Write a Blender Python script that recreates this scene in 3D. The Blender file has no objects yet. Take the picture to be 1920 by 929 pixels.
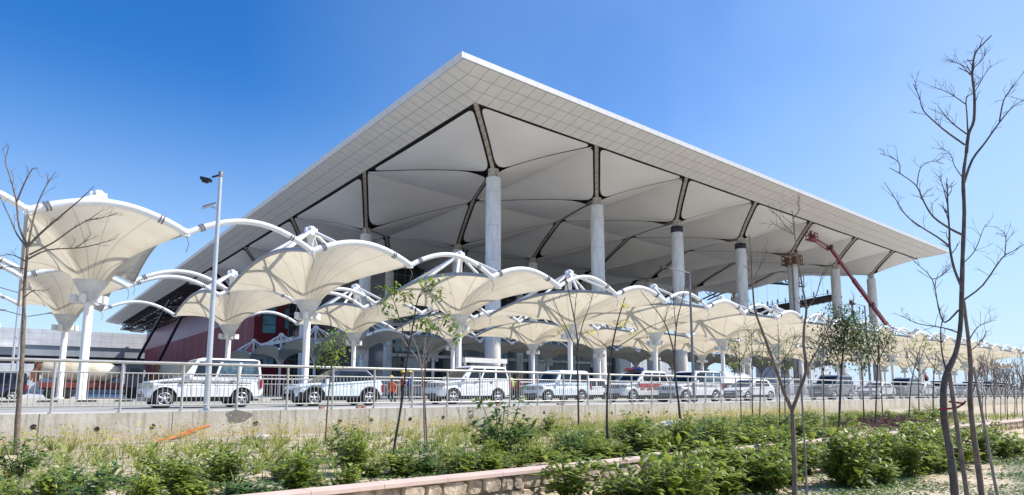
import bpy, bmesh, math, random
from mathutils import Vector, Matrix
random.seed(7)
scene = bpy.context.scene
col = scene.collection
PI = math.pi
R = math.radians

# ------------------------------------------------------------------ camera model
F, CX, CY, HZ = 1166.0, 960.0, 586.0, 736.0
PITCH = math.atan((HZ - CY) / F)
cp, sp = math.cos(PITCH), math.sin(PITCH)
AZ = R(51.35)
FW = (math.cos(AZ), math.sin(AZ)); RT = (math.sin(AZ), -math.cos(AZ))
EYE = 0.55

def ray(x, y):
    a = (x - CX) / F; b = (CY - y) / F
    d = cp - b * sp; u = sp + b * cp
    return Vector((FW[0]*d + RT[0]*a, FW[1]*d + RT[1]*a, u))
def at_depth(x, y, depth):            # point at a horizontal distance ahead of the viewer
    v = ray(x, y); t = depth / (v.x*FW[0] + v.y*FW[1])
    return Vector((v.x*t, v.y*t, EYE + v.z*t))
def at_y(x, y, Y):
    v = ray(x, y); t = Y / v.y
    return Vector((v.x*t, Y, EYE + v.z*t))
def at_z(x, y, Z):
    v = ray(x, y); t = (Z - EYE) / v.z
    return Vector((v.x*t, v.y*t, Z))
def x_on(px, Y):                      # X of a vertical line seen at px on the horizon, in the plane Y
    v = ray(px, HZ); return v.x / v.y * Y

cam_d = bpy.data.cameras.new('camera'); cam = bpy.data.objects.new('camera', cam_d); col.objects.link(cam)
cam.location = (0, 0, EYE); cam.rotation_euler = (PI/2 + PITCH, 0, AZ - PI/2)
cam_d.sensor_width = 36; cam_d.lens = 36 * F / 1920; cam_d.shift_y = (CY - 464.5) / 1920
cam_d.clip_start = 0.1; cam_d.clip_end = 8000
scene.camera = cam

# ------------------------------------------------------------------ materials
def N(nt, typ, **kw):
    n = nt.nodes.new(typ)
    for k, v in kw.items(): setattr(n, k, v)
    return n
def new_mat(name):
    m = bpy.data.materials.new(name); m.use_nodes = True
    nt = m.node_tree; b = nt.nodes['Principled BSDF']
    return m, nt, b
def rgba(c): return (c[0], c[1], c[2], 1)
def mat(name, c, rough=0.6, metal=0.0, var=0.12, scale=3.0, bump=0.0, bscale=None, coat=0.0, c2=None, spec=0.5, coord='Object', stretch=None):
    m, nt, b = new_mat(name)
    tc = N(nt, 'ShaderNodeTexCoord'); vec = tc.outputs[coord]
    if stretch:
        mp = N(nt, 'ShaderNodeMapping'); mp.inputs['Scale'].default_value = stretch
        nt.links.new(vec, mp.inputs['Vector']); vec = mp.outputs['Vector']
    nz = N(nt, 'ShaderNodeTexNoise'); nz.inputs['Scale'].default_value = scale; nz.inputs['Detail'].default_value = 6; nz.inputs['Roughness'].default_value = 0.65
    nt.links.new(vec, nz.inputs['Vector'])
    cr = N(nt, 'ShaderNodeValToRGB')
    lo = c2 if c2 else tuple(x * (1 - var*1.6) for x in c); hi = tuple(min(1, x * (1 + var*0.6)) for x in c)
    cr.color_ramp.elements[0].position = 0.3; cr.color_ramp.elements[1].position = 0.65
    cr.color_ramp.elements[0].color = rgba(lo); cr.color_ramp.elements[1].color = rgba(hi)
    nt.links.new(nz.outputs['Fac'], cr.inputs['Fac']); nt.links.new(cr.outputs['Color'], b.inputs['Base Color'])
    b.inputs['Roughness'].default_value = rough; b.inputs['Metallic'].default_value = metal
    b.inputs['Coat Weight'].default_value = coat; b.inputs['Specular IOR Level'].default_value = spec
    if bump:
        n2 = N(nt, 'ShaderNodeTexNoise'); n2.inputs['Scale'].default_value = bscale or scale*4; n2.inputs['Detail'].default_value = 5
        nt.links.new(vec, n2.inputs['Vector'])
        bp = N(nt, 'ShaderNodeBump'); bp.inputs['Strength'].default_value = bump; bp.inputs['Distance'].default_value = 0.05
        nt.links.new(n2.outputs['Fac'], bp.inputs['Height']); nt.links.new(bp.outputs['Normal'], b.inputs['Normal'])
    return m

def line_mask(nt, vec, sx=None, sy=None, sz=None, w=0.02, ox=0, oy=0, oz=0):
    """1 on thin lines repeated every sx / sy / sz metres along the axes given"""
    sep = N(nt, 'ShaderNodeSeparateXYZ'); nt.links.new(vec, sep.inputs[0])
    acc = None
    for ax, s, o in (('X', sx, ox), ('Y', sy, oy), ('Z', sz, oz)):
        if not s: continue
        a = N(nt, 'ShaderNodeMath', operation='ADD'); a.inputs[1].default_value = -o + w/2
        nt.links.new(sep.outputs[ax], a.inputs[0])
        d = N(nt, 'ShaderNodeMath', operation='DIVIDE'); d.inputs[1].default_value = s
        nt.links.new(a.outputs[0], d.inputs[0])
        f = N(nt, 'ShaderNodeMath', operation='FRACT'); nt.links.new(d.outputs[0], f.inputs[0])
        l = N(nt, 'ShaderNodeMath', operation='LESS_THAN'); l.inputs[1].default_value = w / s
        nt.links.new(f.outputs[0], l.inputs[0])
        if acc is None: acc = l.outputs[0]
        else:
            mx = N(nt, 'ShaderNodeMath', operation='MAXIMUM'); nt.links.new(acc, mx.inputs[0]); nt.links.new(l.outputs[0], mx.inputs[1]); acc = mx.outputs[0]
    return acc
def lined_mat(name, c, line, rough=0.5, var=0.06, scale=0.3, metal=0.0, **kw):
    m = mat(name, c, rough=rough, var=var, scale=scale, metal=metal)
    nt = m.node_tree; b = nt.nodes['Principled BSDF']
    src = b.inputs['Base Color'].links[0].from_socket
    tc = N(nt, 'ShaderNodeTexCoord')
    msk = line_mask(nt, tc.outputs['Object'], **kw)
    mix = N(nt, 'ShaderNodeMix', data_type='RGBA'); nt.links.new(msk, mix.inputs['Factor'])
    nt.links.new(src, mix.inputs['A']); mix.inputs['B'].default_value = rgba(line)
    nt.links.new(mix.outputs['Result'], b.inputs['Base Color'])
    return m
def leaf_mat(name, c1, c2, trans=0.35):
    m, nt, b = new_mat(name)
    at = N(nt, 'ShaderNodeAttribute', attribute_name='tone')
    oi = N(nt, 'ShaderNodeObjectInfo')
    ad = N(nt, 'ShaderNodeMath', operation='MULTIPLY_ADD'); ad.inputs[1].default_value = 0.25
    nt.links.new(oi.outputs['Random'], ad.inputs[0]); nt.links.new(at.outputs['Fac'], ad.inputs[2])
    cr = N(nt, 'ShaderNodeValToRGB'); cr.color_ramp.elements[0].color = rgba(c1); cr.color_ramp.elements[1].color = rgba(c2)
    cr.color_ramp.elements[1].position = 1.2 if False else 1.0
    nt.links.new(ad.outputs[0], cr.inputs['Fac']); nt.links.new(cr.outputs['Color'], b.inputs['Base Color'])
    b.inputs['Roughness'].default_value = 0.42
    tr = N(nt, 'ShaderNodeBsdfTranslucent')
    hs = N(nt, 'ShaderNodeHueSaturation'); hs.inputs['Value'].default_value = 1.5; hs.inputs['Hue'].default_value = 0.48
    nt.links.new(cr.outputs['Color'], hs.inputs['Color']); nt.links.new(hs.outputs['Color'], tr.inputs['Color'])
    mx = N(nt, 'ShaderNodeMixShader'); mx.inputs[0].default_value = trans
    out = nt.nodes['Material Output']
    nt.links.new(b.outputs[0], mx.inputs[1]); nt.links.new(tr.outputs[0], mx.inputs[2]); nt.links.new(mx.outputs[0], out.inputs['Surface'])
    return m

M = {}
M['white_paint'] = mat('white_painted_steel', (0.80, 0.80, 0.79), 0.35, var=0.05, scale=2)
M['grey_edge'] = mat('grey_edge_steel', (0.34, 0.35, 0.36), 0.5, var=0.1, scale=4)
M['clamp'] = mat('dark_clamp_steel', (0.16, 0.16, 0.16), 0.5)
M['cone'] = mat('column_cone', (0.62, 0.62, 0.61), 0.5, var=0.1, scale=2)
M['light_box'] = mat('floodlight_housing', (0.74, 0.74, 0.72), 0.4)
M['concrete_col'] = mat('column_concrete', (0.74, 0.74, 0.73), 0.8, var=0.20, scale=0.5, bump=0.1, bscale=3, stretch=(1, 1, 0.25))
def add_lines(m, **kw):
    nt = m.node_tree; b = nt.nodes['Principled BSDF']; src = b.inputs['Base Color'].links[0].from_socket; tc = N(nt, 'ShaderNodeTexCoord')
    msk = line_mask(nt, tc.outputs['Object'], **kw); mx = N(nt, 'ShaderNodeMix', data_type='RGBA'); nt.links.new(msk, mx.inputs['Factor']); nt.links.new(src, mx.inputs['A']); mx.inputs['B'].default_value = (0.5, 0.5, 0.49, 1); nt.links.new(mx.outputs['Result'], b.inputs['Base Color'])
add_lines(M['concrete_col'], sz=5.9, w=0.09, oz=34.2-5.9*5)
M['black_band'] = mat('black_band', (0.02, 0.02, 0.035), 0.5)
M['soffit'] = mat('soffit_membrane', (0.78, 0.78, 0.77), 0.6, var=0.06, scale=0.05)
M['border'] = lined_mat('soffit_border_cladding', (0.78, 0.775, 0.75), (0.40, 0.395, 0.38), rough=0.55, var=0.05, scale=0.5, sx=2.12, sy=2.12, w=0.11, ox=43.04, oy=64.04)
M['fascia'] = lined_mat('fascia_aluminium', (0.60, 0.60, 0.605), (0.42, 0.42, 0.42), rough=0.45, var=0.03, sx=2.12, sy=2.12, w=0.10, ox=43.04, oy=64.04)
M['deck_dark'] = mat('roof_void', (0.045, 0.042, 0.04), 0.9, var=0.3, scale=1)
M['roof_top'] = mat('roof_sheet', (0.55, 0.56, 0.57), 0.5)
M['rib'] = lined_mat('rib_steel', (0.50, 0.46, 0.40), (0.24, 0.21, 0.18), rough=0.6, var=0.2, scale=1.2, sx=1.3, w=0.14)
M['truss'] = mat('dark_truss_steel', (0.07, 0.065, 0.065), 0.6)
M['truss_pale'] = mat('pale_truss_steel', (0.34, 0.33, 0.31), 0.6)
M['glass_dark'] = lined_mat('dark_curtain_glass', (0.030, 0.045, 0.056), (0.17, 0.175, 0.18), rough=0.1, var=0.3, scale=0.15, sx=3.0, sz=4.2, w=0.22)
M['glass_teal'] = mat('teal_window_glass', (0.12, 0.34, 0.44), 0.12, var=0.3, scale=0.2)
M['red_low'] = lined_mat('maroon_panel_low', (0.21, 0.012, 0.032), (0.30, 0.14, 0.15), rough=0.6, var=0.15, scale=0.2, sy=16.0, w=0.6)
M['red_high'] = lined_mat('mauve_panel_high', (0.28, 0.155, 0.235), (0.18, 0.10, 0.15), rough=0.4, var=0.08, scale=0.1, sy=22.0, sz=3.2, w=0.22)
M['conc_wall'] = lined_mat('precast_wall', (0.58, 0.585, 0.60), (0.38, 0.38, 0.39), rough=0.8, var=0.12, scale=0.12, sx=6.0, sz=4.0, w=0.22)
M['white_band'] = mat('white_concrete_band', (0.72, 0.71, 0.69), 0.7, var=0.1, scale=0.3)
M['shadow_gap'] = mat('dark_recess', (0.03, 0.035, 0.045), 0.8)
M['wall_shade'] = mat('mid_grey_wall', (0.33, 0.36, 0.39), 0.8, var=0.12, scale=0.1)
M['annex'] = lined_mat('annex_cladding', (0.62, 0.65, 0.70), (0.36, 0.38, 0.42), rough=0.4, var=0.06, scale=0.2, sx=4.0, w=0.25)
M['annex_dark'] = mat('annex_dark_cladding', (0.14, 0.16, 0.20), 0.5)
M['steel_rail'] = mat('galvanised_rail', (0.50, 0.49, 0.46), 0.38, metal=0.25, var=0.12, scale=6)
M['pole'] = mat('galvanised_pole', (0.55, 0.58, 0.61), 0.4, metal=0.3, var=0.1, scale=2)
M['pole_dark'] = mat('grey_pole', (0.20, 0.20, 0.21), 0.5)
M['black'] = mat('black_plastic', (0.02, 0.02, 0.022), 0.45)
M['rubber'] = mat('tyre_rubber', (0.018, 0.018, 0.018), 0.85, bump=0.2, scale=20)
M['rim'] = mat('alloy_rim', (0.62, 0.62, 0.63), 0.3, metal=0.5)
M['car_white'] = mat('car_paint_white', (0.80, 0.795, 0.775), 0.38, var=0.04, scale=1.0, coat=0.25, spec=0.3)
M['car_ice'] = mat('car_paint_cool_white', (0.73, 0.79, 0.82), 0.36, var=0.04, scale=1.0, coat=0.25, spec=0.3)
M['car_grey'] = mat('car_paint_grey', (0.22, 0.22, 0.23), 0.3, var=0.05, scale=1.0, coat=0.6)
M['car_silver'] = mat('car_paint_silver', (0.50, 0.51, 0.52), 0.3, metal=0.4, var=0.05, coat=0.5)
M['car_navy'] = mat('car_paint_navy', (0.015, 0.02, 0.05), 0.25, coat=0.6)
M['car_glass'] = mat('car_glass', (0.016, 0.022, 0.028), 0.06, var=0.5, scale=1.5, spec=0.35)
M['car_glass_reflect'] = mat('car_glass_sky', (0.09, 0.15, 0.18), 0.1, var=0.6, scale=4.5, spec=0.5)  # pale sky reflection put into the glass colour
M['head_lamp'] = mat('headlamp_glass', (0.30, 0.32, 0.34), 0.1, metal=0.4, var=0.5, scale=12)
M['red_lamp'] = mat('tail_lamp', (0.35, 0.02, 0.02), 0.25)
M['red'] = mat('red_paint', (0.21, 0.012, 0.022), 0.45, var=0.15)
M['blue_lamp'] = mat('blue_lamp', (0.02, 0.04, 0.25), 0.25)
M['red_stripe'] = mat('red_stripe', (0.55, 0.06, 0.05), 0.4)
M['truck_red'] = mat('truck_chassis_red', (0.20, 0.035, 0.03), 0.55, var=0.25)
M['drum_white'] = mat('drum_cream', (0.62, 0.58, 0.49), 0.6, var=0.2, scale=1.2, c2=(0.42, 0.34, 0.24))
M['drum_grey'] = mat('drum_grey', (0.40, 0.40, 0.37), 0.7, var=0.15, scale=1.5)
M['orange'] = mat('orange_pipe', (0.72, 0.20, 0.07), 0.5, var=0.15, scale=8)
M['orange_vest'] = mat('orange_vest', (0.75, 0.12, 0.03), 0.7)
M['lime_vest'] = mat('lime_vest', (0.45, 0.62, 0.12), 0.7)
M['blue_cloth'] = mat('blue_cloth', (0.03, 0.06, 0.24), 0.8)
M['dark_cloth'] = mat('dark_cloth', (0.045, 0.05, 0.065), 0.85)
M['maroon_cloth'] = mat('maroon_cloth', (0.25, 0.04, 0.05), 0.85)
M['skin'] = mat('skin', (0.24, 0.13, 0.085), 0.6)
M['hair'] = mat('hair', (0.012, 0.01, 0.009), 0.7)
M['yellow'] = mat('yellow_helmet', (0.72, 0.52, 0.03), 0.4)
M['silhouette'] = mat('silhouette_dark', (0.05, 0.05, 0.06), 0.9)  # silhouette darkness of the far workers put into their clothing colour
M['rust'] = mat('rusty_brown_steel', (0.20, 0.09, 0.05), 0.8, var=0.35, scale=5)
M['brick'] = mat('brick_fragment', (0.38, 0.20, 0.14), 0.9, var=0.3, scale=10)
M['rag'] = mat('pale_rag', (0.55, 0.53, 0.49), 0.9, var=0.25, scale=9)
M['tarp'] = mat('white_plastic_sheet', (0.74, 0.74, 0.73), 0.35, var=0.08, scale=3, bump=0.3)
M['bark'] = mat('bark_grey_brown', (0.20, 0.155, 0.125), 0.9, var=0.35, scale=14, bump=0.5, bscale=40, stretch=(1, 1, 0.4))
M['bark_dark'] = mat('bark_dark', (0.085, 0.07, 0.066), 0.9, var=0.3, scale=14, bump=0.4, bscale=40)
M['bark_pale'] = mat('bark_pale', (0.30, 0.25, 0.21), 0.9, var=0.25, scale=14, bump=0.4, bscale=40, stretch=(1, 1, 0.4))
M['bamboo'] = mat('bamboo_stake', (0.26, 0.23, 0.20), 0.7, var=0.3, scale=9)
M['brush'] = mat('dry_purple_brush', (0.20, 0.105, 0.10), 0.9, var=0.4, scale=7)
M['leaf_shrub'] = leaf_mat('leaf_shrub', (0.023, 0.068, 0.009), (0.33, 0.41, 0.055))
M['leaf_dark'] = leaf_mat('leaf_dark', (0.016, 0.052, 0.014), (0.17, 0.28, 0.06), 0.3)
M['leaf_lily'] = leaf_mat('leaf_lily', (0.06, 0.11, 0.018), (0.34, 0.38, 0.09))
M['leaf_tree'] = leaf_mat('leaf_tree', (0.035, 0.085, 0.014), (0.22, 0.32, 0.055))
M['leaf_yellow'] = leaf_mat('leaf_yellow', (0.22, 0.24, 0.04), (0.62, 0.58, 0.14), 0.5)
M['leaf_willow'] = leaf_mat('leaf_willow', (0.020, 0.045, 0.014), (0.09, 0.14, 0.04), 0.3)

def membrane():
    m, nt, b = new_mat('tensile_fabric')
    tc = N(nt, 'ShaderNodeTexCoord'); sep = N(nt, 'ShaderNodeSeparateXYZ'); nt.links.new(tc.outputs['Object'], sep.inputs[0])
    sx = N(nt, 'ShaderNodeMath', operation='MULTIPLY'); sx.inputs[1].default_value = 2.2; nt.links.new(sep.outputs['X'], sx.inputs[0])
    an = N(nt, 'ShaderNodeMath', operation='ARCTAN2'); nt.links.new(sep.outputs['Y'], an.inputs[0]); nt.links.new(sx.outputs[0], an.inputs[1])
    dv = N(nt, 'ShaderNodeMath', operation='MULTIPLY_ADD'); dv.inputs[1].default_value = 16/(2*PI); dv.inputs[2].default_value = 0.5; nt.links.new(an.outputs[0], dv.inputs[0])
    fr = N(nt, 'ShaderNodeMath', operation='FRACT'); nt.links.new(dv.outputs[0], fr.inputs[0])
    sb = N(nt, 'ShaderNodeMath', operation='SUBTRACT'); sb.inputs[1].default_value = 0.5; nt.links.new(fr.outputs[0], sb.inputs[0])
    ab = N(nt, 'ShaderNodeMath', operation='ABSOLUTE'); nt.links.new(sb.outputs[0], ab.inputs[0])
    # seam of constant width: angular distance x radius
    ln = N(nt, 'ShaderNodeVectorMath', operation='LENGTH'); cb = N(nt, 'ShaderNodeCombineXYZ')
    nt.links.new(sx.outputs[0], cb.inputs[0]); nt.links.new(sep.outputs['Y'], cb.inputs[1]); nt.links.new(cb.outputs[0], ln.inputs[0])
    ml = N(nt, 'ShaderNodeMath', operation='MULTIPLY'); nt.links.new(ab.outputs[0], ml.inputs[0]); nt.links.new(ln.outputs['Value'], ml.inputs[1])
    lt = N(nt, 'ShaderNodeMath', operation='LESS_THAN'); lt.inputs[1].default_value = 0.14; nt.links.new(ml.outputs[0], lt.inputs[0])
    nz = N(nt, 'ShaderNodeTexNoise'); nz.inputs['Scale'].default_value = 0.55; nz.inputs['Detail'].default_value = 7; nt.links.new(tc.outputs['Object'], nz.inputs['Vector'])
    cr = N(nt, 'ShaderNodeValToRGB'); cr.color_ramp.elements[0].color = (0.54, 0.475, 0.355, 1); cr.color_ramp.elements[1].color = (0.74, 0.685, 0.56, 1)
    nt.links.new(nz.outputs['Fac'], cr.inputs['Fac'])
    mix = N(nt, 'ShaderNodeMix', data_type='RGBA'); nt.links.new(lt.outputs[0], mix.inputs['Factor']); nt.links.new(cr.outputs['Color'], mix.inputs['A']); mix.inputs['B'].default_value = (0.47, 0.42, 0.32, 1)
    di = N(nt, 'ShaderNodeBsdfDiffuse'); tr = N(nt, 'ShaderNodeBsdfTranslucent')
    nt.links.new(mix.outputs['Result'], di.inputs['Color']); nt.links.new(mix.outputs['Result'], tr.inputs['Color'])
    mx = N(nt, 'ShaderNodeMixShader'); mx.inputs[0].default_value = 0.42
    nt.links.new(di.outputs[0], mx.inputs[1]); nt.links.new(tr.outputs[0], mx.inputs[2]); nt.links.new(mx.outputs[0], nt.nodes['Material Output'].inputs['Surface'])
    return m
M['membrane'] = membrane()

def soil():
    m = mat('sandy_soil', (0.60, 0.51, 0.38), 0.95, scale=0.9, c2=(0.36, 0.29, 0.19), bump=0.8, bscale=9)
    nt = m.node_tree; b = nt.nodes['Principled BSDF']; src = b.inputs['Base Color'].links[0].from_socket
    tc = N(nt, 'ShaderNodeTexCoord'); nz = N(nt, 'ShaderNodeTexNoise'); nz.inputs['Scale'].default_value = 14; nz.inputs['Detail'].default_value = 8
    nt.links.new(tc.outputs['Object'], nz.inputs['Vector'])
    cr = N(nt, 'ShaderNodeValToRGB'); cr.color_ramp.elements[0].position = 0.36; cr.color_ramp.elements[1].position = 0.52
    cr.color_ramp.elements[0].color = (0.55, 0.5, 0.42, 1); cr.color_ramp.elements[1].color = (1.1, 1.08, 1.05, 1)
    nt.links.new(nz.outputs['Fac'], cr.inputs['Fac'])
    mx = N(nt, 'ShaderNodeMix', data_type='RGBA', blend_type='MULTIPLY'); mx.inputs['Factor'].default_value = 1
    nt.links.new(src, mx.inputs['A']); nt.links.new(cr.outputs['Color'], mx.inputs['B']); nt.links.new(mx.outputs['Result'], b.inputs['Base Color'])
    return m
M['soil'] = soil()
M['paving'] = mat('pale_paving', (0.54, 0.52, 0.48), 0.9, var=0.12, scale=0.25, bump=0.15, bscale=12)
M['road'] = mat('dusty_road', (0.36, 0.35, 0.325), 0.9, var=0.2, scale=0.3, bump=0.2, bscale=30)
M['bounce_cut_sheet'] = mat('bounce_cut_dark', (0.055, 0.055, 0.055), 0.9, var=0.15, scale=0.3)
M['kerb'] = mat('kerb_concrete', (0.52, 0.49, 0.42), 0.85, var=0.1, scale=2)
M['kerb_black'] = mat('kerb_black_paint', (0.04, 0.04, 0.04), 0.7)

def wall_mat():
    m = mat('retaining_concrete', (0.55, 0.515, 0.445), 0.92, scale=1.1, c2=(0.40, 0.365, 0.30), bump=0.25, bscale=14, stretch=(1, 1, 0.7))
    nt = m.node_tree; b = nt.nodes['Principled BSDF']; src = b.inputs['Base Color'].links[0].from_socket
    tc = N(nt, 'ShaderNodeTexCoord')
    # vertical dirt runs
    mp = N(nt, 'ShaderNodeMapping'); mp.inputs['Scale'].default_value = (4.5, 1, 0.35); nt.links.new(tc.outputs['Object'], mp.inputs['Vector'])
    nz = N(nt, 'ShaderNodeTexNoise'); nz.inputs['Scale'].default_value = 1.6; nz.inputs['Detail'].default_value = 7; nt.links.new(mp.outputs['Vector'], nz.inputs['Vector'])
    cr = N(nt, 'ShaderNodeValToRGB'); cr.color_ramp.elements[0].position = 0.30; cr.color_ramp.elements[1].position = 0.5
    cr.color_ramp.elements[0].color = (0.62, 0.58, 0.52, 1); cr.color_ramp.elements[1].color = (1, 1, 1, 1); nt.links.new(nz.outputs['Fac'], cr.inputs['Fac'])
    mx = N(nt, 'ShaderNodeMix', data_type='RGBA', blend_type='MULTIPLY'); mx.inputs['Factor'].default_value = 1
    nt.links.new(src, mx.inputs['A']); nt.links.new(cr.outputs['Color'], mx.inputs['B'])
    # soil splash rising from the base
    sep = N(nt, 'ShaderNodeSeparateXYZ'); nt.links.new(tc.outputs['Object'], sep.inputs[0])
    n3 = N(nt, 'ShaderNodeTexNoise'); n3.inputs['Scale'].default_value = 2.2; n3.inputs['Detail'].default_value = 6; nt.links.new(tc.outputs['Object'], n3.inputs['Vector'])
    ma = N(nt, 'ShaderNodeMath', operation='MULTIPLY_ADD'); ma.inputs[1].default_value = 0.6; nt.links.new(n3.outputs['Fac'], ma.inputs[0]); nt.links.new(sep.outputs['Z'], ma.inputs[2])
    mr = N(nt, 'ShaderNodeMapRange'); mr.inputs[1].default_value = -0.38; mr.inputs[2].default_value = 0.05; mr.inputs[3].default_value = 0.75; mr.inputs[4].default_value = 0.0
    nt.links.new(ma.outputs[0], mr.inputs[0])
    m2 = N(nt, 'ShaderNodeMix', data_type='RGBA'); nt.links.new(mr.outputs[0], m2.inputs['Factor']); nt.links.new(mx.outputs['Result'], m2.inputs['A']); m2.inputs['B'].default_value = (0.45, 0.36, 0.24, 1)
    msk = line_mask(nt, tc.outputs['Object'], sx=2.74, w=0.03, ox=3.3)
    m3 = N(nt, 'ShaderNodeMix', data_type='RGBA'); nt.links.new(msk, m3.inputs['Factor']); nt.links.new(m2.outputs['Result'], m3.inputs['A']); m3.inputs['B'].default_value = (0.2, 0.18, 0.15, 1)
    nt.links.new(m3.outputs['Result'], b.inputs['Base Color'])
    return m
M['wall'] = wall_mat()
M['patch'] = mat('dark_cement_patch', (0.22, 0.205, 0.18), 0.95, var=0.2, scale=9, bump=0.4, bscale=40)
M['coping'] = lined_mat('pink_sandstone_coping', (0.68, 0.51, 0.43), (0.38, 0.27, 0.22), rough=0.8, var=0.13, scale=1.8, sx=0.9, w=0.012)
M['stone'] = mat('rubble_stone', (0.54, 0.44, 0.32), 0.95, var=0.45, scale=3.4, bump=0.6, bscale=18)
M['mortar'] = mat('dark_mortar', (0.27, 0.21, 0.14), 0.95, var=0.3, scale=8)

# ------------------------------------------------------------------ mesh building
class MB:
    def __init__(self): self.v = []; self.f = []; self.mi = []; self.tone = []; self.smooth = []
    def add(self, vs, fs, mi=0, tone=0.5, smooth=False):
        o = len(self.v); self.v.extend([tuple(p) for p in vs])
        for f in fs: self.f.append(tuple(i + o for i in f)); self.mi.append(mi); self.tone.append(tone); self.smooth.append(smooth)
    def box(self, c, s, mi=0, rot=None):
        vs = [Vector((sx*s[0]/2, sy*s[1]/2, sz*s[2]/2)) for sx in (-1, 1) for sy in (-1, 1) for sz in (-1, 1)]
        if rot: vs = [rot @ p for p in vs]
        c = Vector(c); self.add([p + c for p in vs], [(0,1,3,2),(4,6,7,5),(0,4,5,1),(2,3,7,6),(0,2,6,4),(1,5,7,3)], mi)
    def b2(self, lo, hi, mi=0):
        self.box([(a+b)/2 for a, b in zip(lo, hi)], [b-a for a, b in zip(lo, hi)], mi)
    def tube(self, pts, rad, sides=8, mi=0, caps=True, smooth=True):
        pts = [Vector(p) for p in pts]
        if not hasattr(rad, '__len__'): rad = [rad]*len(pts)
        rings = []; n = len(pts); prev = None
        for i, p in enumerate(pts):
            t = (pts[min(i+1, n-1)] - pts[max(i-1, 0)])
            if t.length < 1e-9: t = Vector((0, 0, 1))
            t.normalize()
            up = prev if prev is not None else (Vector((0, 0, 1)) if abs(t.z) < 0.95 else Vector((1, 0, 0)))
            a = t.cross(up)
            if a.length < 1e-6: a = t.cross(Vector((0, 1, 0)))
            a.normalize(); b = a.cross(t).normalized(); prev = b
            rings.append([p + (a*math.cos(2*PI*k/sides) + b*math.sin(2*PI*k/sides)) * rad[i] for k in range(sides)])
        vs = [q for r in rings for q in r]; fs = []
        for i in range(n-1):
            for k in range(sides):
                k2 = (k+1) % sides
                fs.append((i*sides+k, i*sides+k2, (i+1)*sides+k2, (i+1)*sides+k))
        self.add(vs, fs, mi, smooth=smooth)
        if caps:
            self.add(rings[0], [tuple(range(sides))], mi); self.add(rings[-1], [tuple(reversed(range(sides)))], mi)
    def lathe(self, prof, sides=16, mi=0, c=(0, 0, 0), axis='Z', smooth=True):
        c = Vector(c); vs = []; fs = []
        for (r, h) in prof:
            for k in range(sides):
                a = 2*PI*k/sides; x, y = r*math.cos(a), r*math.sin(a)
                p = Vector((x, y, h)) if axis == 'Z' else (Vector((x, h, y)) if axis == 'Y' else Vector((h, x, y)))
                vs.append(c + p)
        for i in range(len(prof)-1):
            for k in range(sides):
                k2 = (k+1) % sides; fs.append((i*sides+k, i*sides+k2, (i+1)*sides+k2, (i+1)*sides+k))
        self.add(vs, fs, mi, smooth=smooth)
        n = len(prof)-1
        if prof[0][0] > 1e-4: self.add(vs[:sides], [tuple(reversed(range(sides)))], mi)
        if prof[n][0] > 1e-4: self.add(vs[n*sides:], [tuple(range(sides))], mi)
    def prism(self, poly, normal, thick, mi=0):
        poly = [Vector(p) for p in poly]; n = Vector(normal).normalized() * thick; k = len(poly)
        vs = poly + [p + n for p in poly]
        fs = [tuple(reversed(range(k))), tuple(range(k, 2*k))] + [(i, (i+1) % k, (i+1) % k + k, i + k) for i in range(k)]
        self.add(vs, fs, mi)
    def mesh(self, name, mats):
        me = bpy.data.meshes.new(name); me.from_pydata(self.v, [], self.f)
        for m in (mats if isinstance(mats, (list, tuple)) else [mats]): me.materials.append(M[m])
        me.polygons.foreach_set('material_index', self.mi); me.polygons.foreach_set('use_smooth', self.smooth)
        return me
    def tones(self, me):
        at = me.attributes.new('tone', 'FLOAT', 'FACE'); at.data.foreach_set('value', self.tone)
    def build(self, name, mats, parent=None, loc=(0, 0, 0), leafy=False, fix=True):
        me = self.mesh(name, mats)
        if fix:
            bm = bmesh.new(); bm.from_mesh(me); bmesh.ops.recalc_face_normals(bm, faces=bm.faces); bm.to_mesh(me); bm.free()
        if leafy: self.tones(me)
        return link(name, me, parent, loc)
def link(name, me, parent=None, loc=(0, 0, 0)):
    o = bpy.data.objects.new(name, me); o.location = loc; col.objects.link(o)
    if parent: o.parent = parent
    return o
def empty(name, loc=(0, 0, 0), rz=0.0):
    o = bpy.data.objects.new(name, None); o.location = loc; o.rotation_euler = (0, 0, rz); o.empty_display_size = 0.2
    col.objects.link(o); return o
def tag(o, label=None, cat=None, group=None, kind=None):
    if label: o['label'] = label
    if cat: o['category'] = cat
    if group: o['group'] = group
    if kind: o['kind'] = kind
    return o
def kids(o): return KIDS.get(o.name, None) or [c for c in col.objects if c.parent == o]
KIDS = {}
def register(root):
    def rec(o):
        KIDS[o.name] = [c for c in col.objects if c.parent == o]
        for c in KIDS[o.name]: rec(c)
    rec(root)
def copy_tree(o, parent=None):
    c = o.copy(); col.objects.link(c)
    if parent: c.parent = parent
    for ch in KIDS.get(o.name, ()): copy_tree(ch, c)
    return c

ORD = ['first', 'second', 'third', 'fourth', 'fifth', 'sixth', 'seventh', 'eighth', 'ninth', 'tenth', 'eleventh', 'twelfth', 'thirteenth', 'fourteenth']

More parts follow.
